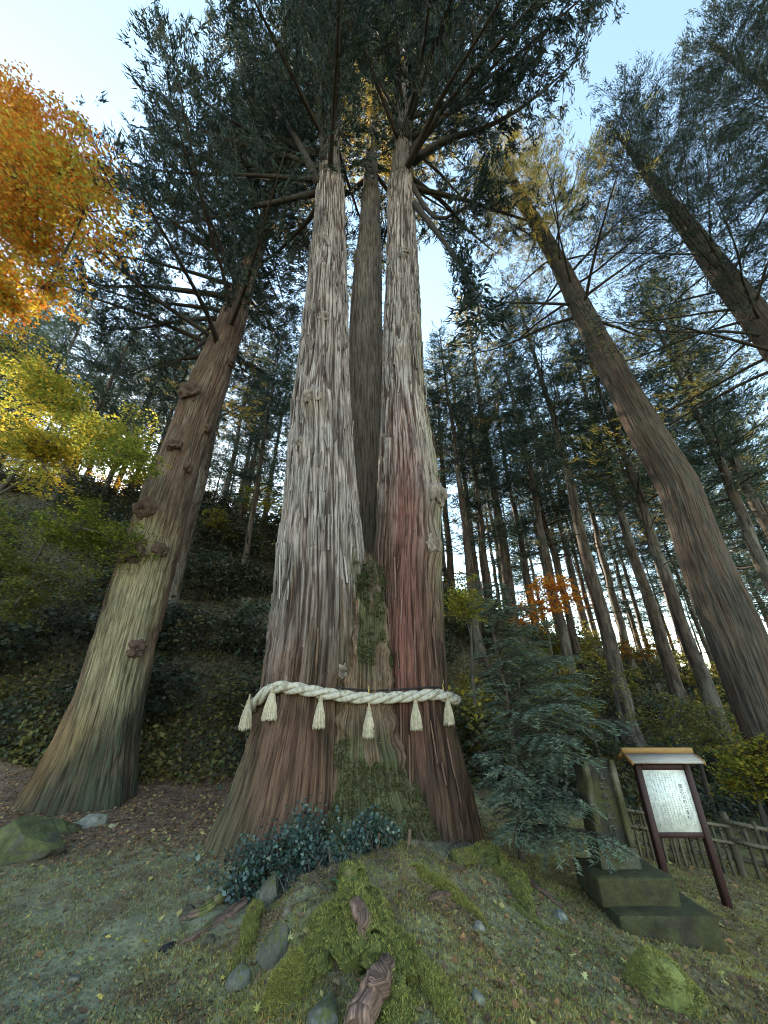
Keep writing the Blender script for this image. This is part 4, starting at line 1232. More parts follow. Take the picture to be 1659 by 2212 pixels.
def glyphs(text_, size, x, ztop_, step, name, mat, parent):
    b = Bag()
    dg = bpy.context.evaluated_depsgraph_get()
    for k, ch in enumerate(text_):
        cu = bpy.data.curves.new('t', 'FONT'); cu.body = ch; cu.size = size; cu.align_x = 'CENTER'; cu.resolution_u = 2
        ob = bpy.data.objects.new('t', cu); C.objects.link(ob)
        bpy.context.view_layer.update()
        me = bpy.data.meshes.new_from_object(ob.evaluated_get(bpy.context.evaluated_depsgraph_get()))
        nv = len(me.vertices)
        if nv:
            co = np.empty(nv * 3, np.float32); me.vertices.foreach_get('co', co); co = co.reshape(-1, 3)
            for p in me.polygons:
                pass
            V = np.stack([co[:, 0] + x, np.full(nv, PF), co[:, 1] + ztop_ - k * step], -1)
            by = {}
            for p in me.polygons:
                by.setdefault(len(p.vertices), []).append(list(p.vertices))
            b.add(V, [np.array(f) for f in by.values()])
        bpy.data.objects.remove(ob); bpy.data.curves.remove(cu); bpy.data.meshes.remove(me)
    if b.n:
        return part(name, b.mesh(name, mat), parent)
glyphs('御岩山の三本杉', PHT * .085, PX0 + PWD * .80, PZ1 - PHT * .30, PHT * .085, 'title_lettering', M_INK, panel)
b = Bag()
trng = np.random.default_rng(8)
cols_ = [(.94, .10, .62, .6), (.88, .34, .93, .6)] + [(.70 - .068 * k, .06 + (.05 if k in (0, 7) else 0), (.93 if k < 8 else .5) - .06 * trng.uniform(0, 1), 1) for k in range(9)] + [(.10, .55, .93, .7)]
for fx, f0, f1, sc in cols_:
    zc = PZ1 - PHT * f0
    while zc > PZ1 - PHT * f1:
        if trng.uniform() < .93:
            gs = PWD * .026 * (sc * .4 + .6)
            xc = PX0 + PWD * fx
            for q in range(3):
                w, h = (gs * trng.uniform(.5, 1), gs * .16) if trng.uniform() < .55 else (gs * .16, gs * trng.uniform(.5, 1))
                ox, oz = trng.uniform(-.3, .3, 2) * gs
                Vq = np.array([[-w, 0, -h], [w, 0, -h], [w, 0, h], [-w, 0, h]]) * .5 + [xc + ox, PF - .0004 * q, zc + oz]
                b.add(Vq, np.array([[0, 1, 2, 3]]))
        zc -= PWD * .034
part('body_lettering', b.mesh('body_lettering', M_INKS), panel, kind='stuff')
# gable roof: two boards and a ridge board
rz_, re2 = zr(1400, 1618) , zr(1370, 1641)
rw = sw + .30
for s in (-1, 1):
    dy = .20
    Vb = np.array([[-rw / 2, 0, 0], [rw / 2, 0, 0], [rw / 2, s * dy, -.10], [-rw / 2, s * dy, -.10]])
    V = np.concatenate([Vb, Vb + [0, 0, .022]]) + [sx, SGY, ztop + .115]
    F = np.array([[3, 2, 1, 0], [4, 5, 6, 7], [0, 1, 5, 4], [1, 2, 6, 5], [2, 3, 7, 6], [3, 0, 4, 7]])
    if s > 0: F = F[:, ::-1]
    part('roof_board', make_mesh('roof_board', V, F, M_ROOFW), sign)
    V, F = box(.02, dy, .05, (0, 0, 0))
    for e in (-1, 1):
        V2 = V.copy(); V2[:, 2] -= V2[:, 1] * s * .5
        part('barge_board', make_mesh('barge_board', V2 + [sx + e * (rw / 2 + .011), SGY + s * (dy / 2 + .002), ztop + .07], F, M_RIDGE), sign)
    for e in (-1, 1):       # rafters carry the roof on the posts
        V, F = box(.05, .17, .05)
        V[:, 2] -= V[:, 1] * s * .5
        part('rafter', make_mesh('rafter', V + [sx + e * sw / 2, SGY + s * .085, ztop + .045], F, M_FRAME), sign)
V, F = box(rw + .04, .07, .07, (sx, SGY, ztop + .155), .01)
part('ridge_board', make_mesh('ridge_board', V, F, M_RIDGE), sign)
V, F = box(sw, .06, .12, (sx, SGY, ztop + .05))
part('ridge_beam', make_mesh('ridge_beam', V, F, M_FRAME), sign)

# ------------------------------------------------------------------ stone monument
s0 = hit(1400, 2022)
MY, MX = float(s0[1]) + .33, float(ray(1345, 1900)[0] * (s0[1] + .45))
mz = float(G(MX, MY)) - .05
mon = thing('stone_monument', 'weathered dark stone pillar with carved sunken panel on a two-step plinth', 'monument', (MX, MY, mz))
def stone_block(w, d, h, c, tint, seed, sub=18, amp=.012):
    """box with worn, slightly uneven faces"""
    V0, F0 = [], []
    n0 = 0
    faces = [((1, 0, 0), (0, 0, 1), (0, -1, 0)), ((-1, 0, 0), (0, 0, 1), (0, 1, 0)), ((0, 1, 0), (0, 0, 1), (1, 0, 0)), ((0, -1, 0), (0, 0, 1), (-1, 0, 0)), ((1, 0, 0), (0, 1, 0), (0, 0, 1))]
    for a, b_, nrm in faces:
        a, b_, nrm = map(np.array, (a, b_, nrm))
        u, v = np.meshgrid(np.linspace(-1, 1, sub), np.linspace(-1, 1, sub))
        P = u.ravel()[:, None] * a + v.ravel()[:, None] * b_ + nrm
        V0.append(P)
        i = (np.arange(sub - 1)[:, None] * sub + np.arange(sub - 1)[None]).ravel()
        F0.append(np.stack([i, i + 1, i + 1 + sub, i + sub], -1) + n0); n0 += sub * sub
    P = np.concatenate(V0).astype(float)
    S_ = np.array([w, d, h]) / 2
    Q = P * S_
    edge = np.sort(np.abs(P), 1)
    worn = sstep(.88, 1.0, edge[:, 1]) * .014
    nz_ = fbm(Q[:, 0] * 9 + seed, Q[:, 1] * 9, Q[:, 2] * 9, seed, 4) - .5
    Q = Q - unit(P) * worn[:, None] + unit(P) * (nz_ * amp * 2)[:, None]
    m = fbm(Q[:, 0] * 5 + seed, Q[:, 1] * 5, Q[:, 2] * 5, seed + 3, 4)
    c_ = mixc(np.repeat(np.asarray(tint)[None], len(Q), 0), np.array([.050, .048, .020]), sstep(.42, .6, m + .15 * (P[:, 2] > .9)))
    return Q + np.asarray(c), np.concatenate(F0), c_
gl = mz
b1z = EYE + ray(1400, 1968)[1] * (MY - .33)
h1 = max(b1z - gl, .16)
V, F, c = stone_block(1.00, .84, h1 + .25, (MX + .12, MY, gl + h1 / 2 - .125), (.042, .036, .024), 3)
part('lower_step', make_mesh('lower_step', V, F, M_STONE, c, smooth=True), mon)
b2z = EYE + ray(1400, 1892)[1] * (MY - .20)
h2 = max(b2z - gl - h1, .16)
V, F, c = stone_block(.84, .60, h2 + .02, (MX - .02, MY + .06, gl + h1 + h2 / 2 - .01), (.046, .033, .02), 7)
part('upper_step', make_mesh('upper_step', V, F, M_STONE, c, smooth=True), mon)
pz0 = gl + h1 + h2
ptop = EYE + ray(1285, 1640)[1] * MY
ph = ptop - pz0
ptint = np.array([.055, .050, .040])
px_, py_ = MX - .06, MY + .10
W_, D_ = .44, .30
def fr_block(name, w, d, h, x, y, z, tint, sd, sub=10):
    V, F, c = stone_block(w, d, h, (x, y, z), tint, sd, sub, .006)
    k = (V[:, 2] - pz0) / ph
    V[:, 0] = px_ + (V[:, 0] - px_) * (1 - .10 * k)
    return part(name, make_mesh(name, V, F, M_STONE, c, smooth=True), mon)
pillar = fr_block('pillar', W_, D_ - .05, ph, px_, py_ + .025, pz0 + ph / 2 - .005, ptint * .6, 11, 16)
for s in (-1, 1):
    fr_block('pillar_edge', .075, .06, ph - .19, px_ + s * (W_ / 2 - .0375), py_ - D_ / 2 + .025, pz0 + .19 + (ph - .19) / 2, np.array([.115, .10, .075]), 13 + s)
fr_block('pillar_foot', W_ + .01, .062, .20, px_, py_ - D_ / 2 + .024, pz0 + .095, np.array([.075, .070, .048]), 17)
b = Bag()
for k in range(7):
    zc = pz0 + ph * (.83 - .095 * k)
    for q in range(7):
        w, h = (.07 * trng.uniform(.4, 1), .008) if trng.uniform() < .55 else (.008, .05 * trng.uniform(.4, 1))
        ox, oz = trng.uniform(-.035, .035), trng.uniform(-.025, .025)
        V, F = box(w, .012, h, (px_ + .01 + ox, py_ - D_ / 2 + .044 - .001 * q, zc + oz))
        b.add(V, F, np.array([.095, .09, .078]) * trng.uniform(.7, 1.2))
part('carved_inscription', b.mesh('carved_inscription', M_STONE), pillar, kind='stuff')

# ------------------------------------------------------------------ rustic fence
fence = None
frg = np.random.default_rng(9)
A = hit(1338, 1845); Bc = hit(1606, 1893); Cc = np.array([Bc[0] + 1.6, Bc[1] - 1.15])
fence = thing('rustic_fence', 'low rustic fence of weathered poles lashed to round rails', 'fence', tuple(A))
def pole(name, p, q, r, tint, sides=9):
    P, R = resample([p, (np.asarray(p) + q) / 2 + frg.normal(0, .006, 3), q], [r, r * .95, r * .9], 6)
    V, F, uv = tube(P, R, sides, bump=.12, seed=int(frg.integers(99)))
    n_ = noise(V[:, 0] * 9, V[:, 1] * 9, V[:, 2] * 3, 3)
    c = np.asarray(tint) * (.55 + .8 * n_[:, None])
    part(name, make_mesh(name, V, F, M_FENCE, c, uv, True), fence)
WOODT = np.array([.125, .102, .068])
for (p, q, hgt, n_, rr0) in ((A[:2], Bc[:2], .66, 19, .026), (Bc[:2], Cc, .74, 13, .034)):
    d = np.asarray(q) - p; L = np.linalg.norm(d); d = d / L; nrm = np.array([d[1], -d[0]])
    for k, fz in enumerate((.93, .60, .30)):
        for s in (-1, 1):
            if s > 0 and k == 2: continue
            e0 = np.array([*(p + nrm * s * .045), float(G(*p)) + hgt * fz + .015 * s]); e1 = np.array([*(q + nrm * s * .045), float(G(*q)) + hgt * fz + .01 + .015 * s])
            pole('rail', e0, e1, rr0 * .95, WOODT * frg.uniform(.9, 1.35))
    for k in range(n_):
        f = (k + .5 + frg.normal(0, .16)) / n_
        b0 = p + d * L * f
        gz = float(G(*b0))
        top = hgt * frg.uniform(.88, 1.1)
        lean = frg.normal(0, .018, 2)
        pole('picket', np.array([b0[0], b0[1], gz - .12]), np.array([b0[0] + lean[0], b0[1] + lean[1], gz + top]), rr0 * frg.uniform(.75, 1.05), WOODT * frg.uniform(.55, 1.15))
    for e in (p, q):
        gz = float(G(*e))
        pole('post', np.array([e[0], e[1], gz - .2]), np.array([e[0], e[1], gz + hgt * 1.12]), rr0 * 1.7, WOODT * .7)
    for k in range(7):
        f = (k + .5) / 7; b0 = p + d * L * f
        for fz in (.93, .60):
            zc = float(G(*b0)) + hgt * fz
            a = np.linspace(0, 2 * np.pi, 11)
            P = np.stack([b0[0] + nrm[0] * np.cos(a) * .085, b0[1] + nrm[1] * np.cos(a) * .085, zc + np.sin(a) * .045], -1)
            V, F, uv = tube(P, np.full(11, .006), 4, cap=False)
            part('lashing', make_mesh('lashing', V, F, M_WIRE, uv=uv), fence)

# ------------------------------------------------------------------ young fir beside the trunk
yr = np.random.default_rng(41)
FX, FY = 1.80, 6.30
fz0 = float(G(FX, FY))
fir = thing('young_fir', 'feathery young conifer with drooping boughs close beside the reddish trunk', 'tree', (FX, FY, fz0))
FH = 3.7
zt = np.linspace(-.2, FH, 14)
Pt = np.stack([FX + .12 * np.sin(zt * .9) - .03 * zt, FY + .05 * np.cos(zt), fz0 + zt], -1)
V, F, uv = tube(Pt, .045 * (1 - .88 * np.clip(zt / FH, 0, 1)) + .004, 9, bump=.1)
part('trunk', make_mesh('trunk', V, F, M_LIMB, np.repeat(np.array([[.07, .055, .042]]), len(V), 0), uv, True), fir)
FIRC = np.array([[.16, .205, .16], [.19, .23, .175], [.125, .165, .135], [.22, .255, .175]])
nV, nC = [], []
for k in range(96):
    f = k / 96
    z_ = .25 + (FH - .3) * f ** 1.35
    az = k * 2.39996 + yr.normal(0, .3)
    if math.cos(az) < -.35 and math.sin(az) > -.6: az = yr.uniform(-1.9, 1.0)
    L = (1.9 * (1 - f ** 1.35) ** .8 + .25) * yr.uniform(.6, 1.1)
    L = min(L, ((2.35 if z_ < .75 else 2.7 if z_ < 1.15 else 3.3) - FX) / max(math.cos(az), .05))
    if math.cos(az) < .1: L *= .6
    p0 = np.array([np.interp(z_, zt, Pt[:, 0]), np.interp(z_, zt, Pt[:, 1]), fz0 + z_])
    P = limb_path(yr, p0, az, .35 + .3 * f, L, 9, .1, -.75, .10)
    P[:, 2] = np.maximum(P[:, 2], G(P[:, 0], P[:, 1]) + .06)
    b = Bag()
    V, F, uv = tube(P, np.linspace(.016, .004, 9) * (1.2 - .5 * f), 4, cap=False); b.add(V, F, LIMB_C, uv)
    m = max(8, int(L / .052))
    for q in range(m):
        w = .12 + .88 * q / m; i = min(int(w * 8), 7); ww = w * 8 - i
        pb = P[i] * (1 - ww) + P[i + 1] * ww; d = unit(P[i + 1] - P[i])
        sd = unit(np.cross(d, [0, 0, 1.0])) * (1 if q % 2 else -1)
        l = L * .30 * math.sin(math.pi * min(1, .12 + w * .95)) ** .7 * yr.uniform(.6, 1.2) + .06
        dd = unit(d * .75 + sd * .8 + np.array([0, 0, yr.uniform(-.35, .05)]))
        s = np.linspace(0, 1, 4)[:, None]
        Q = pb + dd * l * s - np.array([0, 0, .28]) * l * s ** 2
        V, F, uv = tube(Q, np.linspace(.004, .0015, 4), 3, cap=False); b.add(V, F, LIMB_C, uv)
        nn_ = max(8, int(l / .0068))
        ts = yr.uniform(0, 1.02, nn_)[:, None]
        base = pb + dd * l * ts - np.array([0, 0, .28]) * l * ts ** 2
        s2 = unit(np.cross(dd, [0, 0, 1.0]))
        sg = np.where(yr.uniform(size=nn_) < .5, -1, 1)[:, None]
        nd = unit(dd * .8 + s2 * sg * .7 + yr.normal(0, .18, (nn_, 3)))
        ln = yr.uniform(.04, .08, (nn_, 1)); wd = .017
        pr = unit(np.cross(nd, yr.normal(0, .35, (nn_, 3)) + [0, 0, 1.0]))
        nV.append(np.stack([base - pr * wd / 2, base + pr * wd / 2, base + nd * ln], 1).reshape(-1, 3))
        nC.append(np.repeat(FIRC[int(yr.integers(0, 4))][None] * yr.uniform(.75, 1.25), nn_ * 3, 0))
    part('branch', b.mesh('branch', M_LIMB), fir)
nV = np.concatenate(nV)
part('needles', make_mesh('needles', nV, np.arange(len(nV)).reshape(-1, 3), M_NEEDLE, np.concatenate(nC)), fir, kind='stuff')
print('fir needles', len(nV) // 3)

# ------------------------------------------------------------------ roots of the giant cedar
ROOT_V, ROOT_F, ROOT_M = [], [], []
def root(px, radii, moss, label=None, sink=.35, seed=0, nseg=46):
    P = []
    for (u, v), r in zip(px, radii):
        h_ = hit(u, v); h_[2] += r * (1 - 2 * sink); P.append(h_)
    P, R = resample(P, radii, nseg)
    P = P + (np.stack([noise(np.arange(nseg) * .35, seed + k * 9.0) for k in range(3)], -1) - .5) * np.array([.9, .9, .4]) * R[:, None]
    ns = 30
    V, F, uv = tube(P, R, ns, seed=seed)
    a_ = np.tile(np.linspace(0, 2 * np.pi, ns, endpoint=False), nseg); s_ = np.repeat(np.linspace(0, 1, nseg) * nseg * .12, ns); r_ = np.repeat(R, ns); C0 = np.repeat(P, ns, 0)
    g_ = .55 * (noise(np.cos(a_) * 2.4, np.sin(a_) * 2.4, s_ * .6, seed + 60) - .5) + .30 * (noise(np.cos(a_) * 6, np.sin(a_) * 6, s_ * 1.2, seed + 61) - .5) + .35 * (fbm(C0[:, 0] * 7, C0[:, 1] * 7, a_, seed + 62, 3) - .5)
    V[:len(a_)] = C0 + (V[:len(a_)] - C0) * (1 + (1.5 if moss > .4 else .6) * g_)[:, None] * np.array([1, 1, .8])
    n_ = fbm(V[:, 0] * 5, V[:, 1] * 5, V[:, 2] * 5, seed, 3)
    bare = np.array([.17, .105, .08])
    mz_ = np.clip(moss + (n_ - .5) * 1.6, 0, 1)
    c = mixc(np.repeat(bare[None], len(V), 0) * (.6 + .8 * noise(V[:, 0] * 30, V[:, 1] * 6, V[:, 2] * 30, 2)[:, None]), np.array([.125, .128, .042]), sstep(.35, .65, mz_))
    part('root', make_mesh('root', V, F, M_MOSS if moss > .5 else M_BARK, c if moss > .5 else c * 1.25, uv, True), cedar, label=label)
    if moss > .3:
        ROOT_V.append(V); ROOT_F.append(F[0]); ROOT_M.append(moss)
root([(760, 1880), (750, 1925), (772, 1985), (800, 2045), (835, 2110), (860, 2180), (850, 2300)], [.10, .20, .22, .18, .15, .13, .11], .80, 'thick root cushioned in bright green moss', sink=.60, seed=1)
root([(720, 1960), (705, 2020), (690, 2080), (650, 2140)], [.06, .12, .11, .05], .72, sink=.62, seed=22)
root([(758, 1978), (770, 2000), (780, 2028), (786, 2055), (786, 2080)], [.012, .048, .055, .042, .012], .05, 'bare pinkish brown stretch of root', sink=-.75, seed=2)
root([(836, 2072), (834, 2100), (826, 2140), (812, 2180), (795, 2220), (770, 2290)], [.012, .046, .062, .072, .080, .09], .05, 'bare pinkish brown root', sink=-.12, seed=3)
root([(800, 1990), (850, 2040), (900, 2085), (950, 2150), (985, 2230)], [.06, .09, .085, .07, .05], .75, sink=.58, seed=4)
root([(985, 1865), (1045, 1862), (1095, 1895), (1125, 1932), (1150, 1985)], [.09, .14, .13, .085, .04], .78, 'mossy buttress root reaching towards the monument', sink=.4, seed=5)
root([(1095, 1878), (1130, 1897), (1170, 1927), (1215, 1965)], [.045, .04, .03, .012], .0, sink=.3, seed=6)
root([(925, 1952), (950, 1937), (985, 1934), (1012, 1927)], [.012, .026, .022, .01], .0, sink=.2, seed=7)
root([(520, 1915), (470, 1950), (430, 1978), (385, 1990)], [.06, .058, .042, .012], .3, sink=.35, seed=8)
root([(530, 1950), (485, 1985), (440, 2015), (385, 2045)], [.05, .046, .034, .01], .25, sink=.35, seed=9)
root([(1100, 1950), (1150, 1990), (1200, 2020), (1260, 2055)], [.03, .028, .022, .008], .55, sink=.4, seed=10)
root([(560, 1950), (545, 2000), (530, 2050), (505, 2100)], [.06, .06, .05, .015], .6, sink=.55, seed=12)
root([(900, 1880), (940, 1905), (1000, 1950), (1060, 2010)], [.06, .06, .05, .015], .6, sink=.6, seed=13)
# twisted aerial roots in front of the foot
for k, pts in enumerate(([(845, 1790), (835, 1830), (850, 1870), (870, 1885)], [(885, 1790), (880, 1830), (855, 1850), (840, 1870)], [(820, 1800), (815, 1850), (830, 1890)])):
    P = [at(u, v, 5.28 - .05 * k) for u, v in pts]
    P, R = resample(P, [.018] * len(P), 14)
    V, F, uv = tube(P, R, 7, bump=.2)
    part('root', make_mesh('root', V, F, M_LIMB, np.repeat(np.array([[.12, .08, .06]]), len(V), 0), uv, True), cedar)

# ------------------------------------------------------------------ stones
def rock(u, v, wpx, hpx, label, tint=(.13, .13, .115), moss=.4, seed=0, name='stone', squash=.9, group=None, sink=.25, mossc=(.085, .090, .035), facets=16):
    p = hit(u, v)
    tint = np.asarray(tint) * np.array([.72, .68, .62])
    f = FPX * CP - (1106 - v) * SP
    s = p[1] / f
    rx, rz2 = wpx / 2 * s * 1.25, hpx / 2 * s * 1.2
    V0, F0 = ico(4 if wpx > 75 else 3)
    k = np.random.default_rng(seed + 900)
    o3 = k.uniform(0, 50, 3)
    n1 = fbm(V0[:, 0] * 1.3 + o3[0], V0[:, 1] * 1.3 + o3[1], V0[:, 2] * 1.3 + o3[2], seed, 3)
    V = V0 * (1 + .75 * (n1 - .5))[:, None]
    for q in range(facets):             # chipped facets
        nrm = k.normal(0, 1, 3); nrm[2] = abs(nrm[2]) * .8; nrm /= np.linalg.norm(nrm)
        dd = V @ nrm; lim = k.uniform(.48, .80)
        V = V - np.maximum(dd - lim, 0)[:, None] * nrm * .96
    V = V * (1 + .10 * (fbm(V0[:, 0] * 5 + o3[0], V0[:, 1] * 5, V0[:, 2] * 5, seed + 1, 4) - .5))[:, None]
    V = V * np.array([rx, rx * squash, rz2])
    V = rotz(V, k.uniform(-.5, .5))
    n2 = fbm(V0[:, 0] * 3 + o3[2], V0[:, 1] * 3, V0[:, 2] * 3, seed + 2, 4)
    c = mixc(np.repeat(np.asarray(tint)[None], len(V), 0), np.asarray(mossc), sstep(.45, .6, n2 + (moss - .5) * .6 + .22 * V0[:, 2] * (moss > .1)) * (moss > 0))
    top = np.array([p[0], p[1] + rx * .3, p[2] + rz2 * (.78 - 2 * sink)])
    ob = link(name, make_mesh(name, V, F0, M_ROCK, c, smooth=True), loc=tuple(top))
    tag(ob, label, 'stone', group)
    if moss > .75:
        ROOT_V.append(V + top); ROOT_F.append(F0); ROOT_M.append(moss)
    return ob
rock(28, 1858, 120, 78, 'big mossy boulder at the edge of the clearing', (.10, .095, .075), .60, 1, 'boulder', facets=5, sink=.12)
rock(112, 1806, 62, 44, 'rounded greenish stone beside the big boulder', (.11, .11, .08), .5, 2)
rock(145, 1800, 40, 28, 'dull brown stone between the boulder and the pale stone', (.08, .075, .055), .3, 12)
rock(190, 1785, 58, 36, 'pale lichened stone at the foot of the stout cedar', (.30, .30, .27), .12, 3)
rock(238, 1790, 22, 14, 'small pale yellowish stone on the leaf litter', (.36, .32, .22), .0, 4)
rock(577, 1955, 56, 60, 'grey wedge of rock under the glossy ivy', (.17, .165, .15), .15, 5, sink=.15)
rock(618, 1982, 24, 26, 'small tan cobble on the bare soil by the mossy root', (.24, .21, .17), .0, 6)
rock(592, 2075, 80, 70, 'squarish grey rock with a dark hollow in the bank', (.13, .13, .11), .35, 7, sink=.15)
rock(515, 2140, 46, 46, 'slanting grey slab half buried in the bank', (.15, .16, .14), .25, 8, sink=.1)
rock(620, 2170, 95, 90, 'large moss-draped rock in the bank', (.10, .10, .075), .8, 9)
rock(700, 2215, 70, 50, 'grey lichened rock below the moss-draped rock', (.15, .16, .15), .35, 10)
rock(660, 2135, 30, 24, 'little pale stone lodged in the bank', (.30, .30, .28), .0, 11)
rock(1448, 2170, 135, 95, 'moss-topped rock alone on the grass', (.06, .058, .04), .85, 13, 'mossy_rock', mossc=(.165, .175, .05), sink=.12)
rock(1033, 2172, 34, 30, 'bluish grey stone on the mossy slope', (.20, .215, .20), .1, 14)
rock(1215, 1985, 32, 20, 'pale bluish stone near the monument steps', (.25, .265, .265), .0, 15)
rock(1036, 2010, 26, 22, 'pale whitish stone on the slope below the small bare root', (.27, .26, .235), .0, 16)
rock(155, 2125, 30, 14, 'flat grey stone sunk in the grass', (.16, .16, .14), .1, 17)
rock(405, 1985, 40, 26, 'dark rounded stone at the tip of the cedar root', (.085, .075, .06), .1, 18)
rock(357, 2055, 32, 18, 'small black stone on the trodden ground', (.02, .02, .025), .0, 19)
rock(450, 2040, 30, 22, 'brown stone between the cedar roots', (.10, .085, .065), .2, 20)

# ------------------------------------------------------------------ glossy shrubs at the foot of the trunk
def ivy(label, pts, n, rad, seed, stems=True):
    k = np.random.default_rng(seed)
    cs_ = [at(u, v, y) for u, v, y in pts]
    b0 = np.mean(cs_, 0); gz = float(G(b0[0], b0[1]))
    root_ = thing('evergreen_shrub', label, 'shrub', (b0[0], b0[1], gz))
    b = Bag(); P = []
    for c in cs_:
        g0 = np.array([c[0] + k.normal(0, .08), c[1] + .05, min(float(G(c[0], c[1])), c[2]) - .03])
        for q in range(7):
            tip = c + k.normal(0, rad * .7, 3) * [1, .6, .8]
            Q, R = resample([g0, (g0 + tip) / 2 + k.normal(0, .05, 3), tip], [.008, .006, .003], 6)
            V, F, uv = tube(Q, R, 4); b.add(V, F, (.06, .045, .035), uv)
            m = n // (len(cs_) * 7)
            t_ = k.uniform(.35, 1.08, m)[:, None]
            pts_ = g0 * (1 - t_) + tip * t_ + k.normal(0, rad * .38, (m, 3)) * [1, .7, .8]
            P.append(pts_)
    P = np.concatenate(P)
    P[:, 2] = np.maximum(P[:, 2], G(P[:, 0], P[:, 1]) + .02)
    pal = np.array([[.030, .060, .048], [.040, .075, .060], [.025, .045, .040], [.07, .10, .085], [.05, .08, .05]])
    c = pal[k.integers(0, 5, len(P))] * k.uniform(.7, 1.3, (len(P), 1))
    V, F, c4 = broad_leaves(k, P, np.array([0, -.45, .9]), .047, c, .55)
    part('stems', b.mesh('stems', M_LIMB), root_, kind='stuff')
    part('foliage', make_mesh('foliage', V, F, M_GLOSSY, c4), root_)
ivy('glossy blue-green shrub sprawling over the left foot of the giant cedar', [(650, 1770, 5.25), (680, 1800, 5.15), (620, 1810, 5.1), (580, 1830, 5.05), (540, 1850, 5.0), (640, 1840, 5.0), (515, 1870, 5.0), (600, 1860, 4.95), (690, 1840, 5.0)], 3800, .18, 51)
ivy('small glossy shrub under the mossy seam of the giant cedar', [(800, 1765, 5.25), (780, 1795, 5.2), (830, 1790, 5.2), (770, 1815, 5.15)], 1500, .12, 52)
ivy('low sprig of blue-green leaves between the shrub and the mossy root', [(730, 1870, 5.0), (715, 1850, 5.05)], 240, .10, 53)
# dry twiggy tangle below the shrubs
tw = np.random.default_rng(54); b = Bag()
for k in range(520):
    u, v = (tw.uniform(560, 740), tw.uniform(1840, 1930)) if k < 260 else (tw.uniform(770, 1040), tw.uniform(1800, 1890))
    p = hit(u, v) if k % 4 == 0 else p + tw.normal(0, .06, 3) * [1, 1, 0]
    d = unit(tw.normal(0, 1, 3) * [1, 1, .7] + [0, -.2, .5]) * tw.uniform(.08, .28)
    V, F, uv = tube(np.array([p - d * .1, p + d * .5 + tw.normal(0, .02, 3), p + d]), [.004, .003, .0015], 3, cap=False)
    b.add(V, F, np.array([.11, .085, .07]) * tw.uniform(.6, 1.4), uv)
tag(link('dry_twigs', b.mesh('dry_twigs', M_LIMB)), 'tangle of dry brown twigs round the foot of the cedar', 'twigs', kind='stuff')
# fern by the mossy root
fp = hit(738, 1925)
fern = thing('fern', 'small bright green fern beside the thick mossy root', 'fern', tuple(fp))
for k in range(5):
    a = -2.2 + k * .55; L = tw.uniform(.14, .22)
    b = Bag()
    s = np.linspace(0, 1, 9)
    Q = fp + np.stack([np.cos(a) * L * s * .8, np.sin(a) * L * s * .6, .02 + L * (s * 1.0 - .6 * s ** 2)], -1)
    V, F, uv = tube(Q, np.linspace(.004, .0015, 9), 3, cap=False); b.add(V, F, (.08, .14, .05))
    for i_ in range(1, 9):
        for sg in (-1, 1):
            d = unit(np.array([-math.sin(a) * sg, math.cos(a) * sg, -.15]) + .4 * np.array([math.cos(a), math.sin(a), 0])) * .055 * math.sin(math.pi * (.15 + .8 * s[i_]))
            w_ = np.array([math.cos(a), math.sin(a), 0]) * .008
            b.add(np.array([Q[i_] - w_, Q[i_] + d * .5 - w_, Q[i_] + d, Q[i_] + d * .5 + w_]), np.array([[0, 1, 2, 3]]), (.10, .22, .08))
    part('frond', b.mesh('frond', M_SHRUB), fern)
# little ferny tuft growing in the fork
fk = np.random.default_rng(55)
Pf = np.array([[-.33, 6.45, 3.75]]) + fk.normal(0, 1, (150, 3)) * [.16, .1, .18]
V, F, c = needle_leaves(fk, Pf, np.repeat([[0, -.6, .3]], 150, 0), 12, .11, .014, .7, .03, np.array([[.07, .09, .035], [.05, .07, .03], [.10, .08, .05]]))
part('fork_growth', make_mesh('fork_growth', V, F, M_BLADE, c), cedar, kind='stuff', label='tuft of moss and seedlings in the fork')

# ------------------------------------------------------------------ moss, grass and fallen leaves
def surf_blades(k, V, F, n, L, W, pal, up=.5, zmin=.2):
    F = np.asarray(F)
    A_, B_, C_ = V[F[:, 0]], V[F[:, 1]], V[F[:, 2]]
    nr = np.cross(B_ - A_, C_ - A_); ar = np.linalg.norm(nr, axis=1); nr = nr / (ar[:, None] + 1e-12)
    ctr = (A_ + B_ + C_) / 3
    w = ar * (nr[:, 2] > zmin) * (ctr[:, 2] > G(ctr[:, 0], ctr[:, 1]) - .02)
    if w.sum() <= 0: return None
    i_ = k.choice(len(F), n, p=w / w.sum())
    a, b_ = k.uniform(0, 1, (2, n, 1))
    sw_ = a + b_ > 1; a = np.where(sw_, 1 - a, a); b_ = np.where(sw_, 1 - b_, b_)
    P = A_[i_] + a * (B_[i_] - A_[i_]) + b_ * (C_[i_] - A_[i_])
    return needle_leaves(k, P, nr[i_] + np.array([0, 0, up]), 1, L, W, .55, .003, pal)
gk = np.random.default_rng(61)
MOSSP = np.array([[.30, .30, .075], [.23, .24, .07], [.37, .36, .10], [.17, .17, .055], [.23, .18, .08]])
b = Bag()
for V, F, m in zip(ROOT_V, ROOT_F, ROOT_M):
    if m < .6: continue
    area = len(F)
    ext = V.max(0) - V.min(0)
    r_ = surf_blades(gk, V, F, int(6000 + 7000 * max(ext[0], ext[1])), .024, .006, MOSSP)
    if r_:
        Vb, Fb, Cb = r_
        kk = np.repeat(fbm(Vb[::3, 0] * 5, Vb[::3, 1] * 5, Vb[::3, 2] * 5, 77, 3) + gk.normal(0, .05, len(Vb) // 3) > .40, 3)
        Vb, Cb = Vb[kk], Cb[kk]
        b.add(Vb, np.arange(len(Vb)).reshape(-1, 3), Cb)
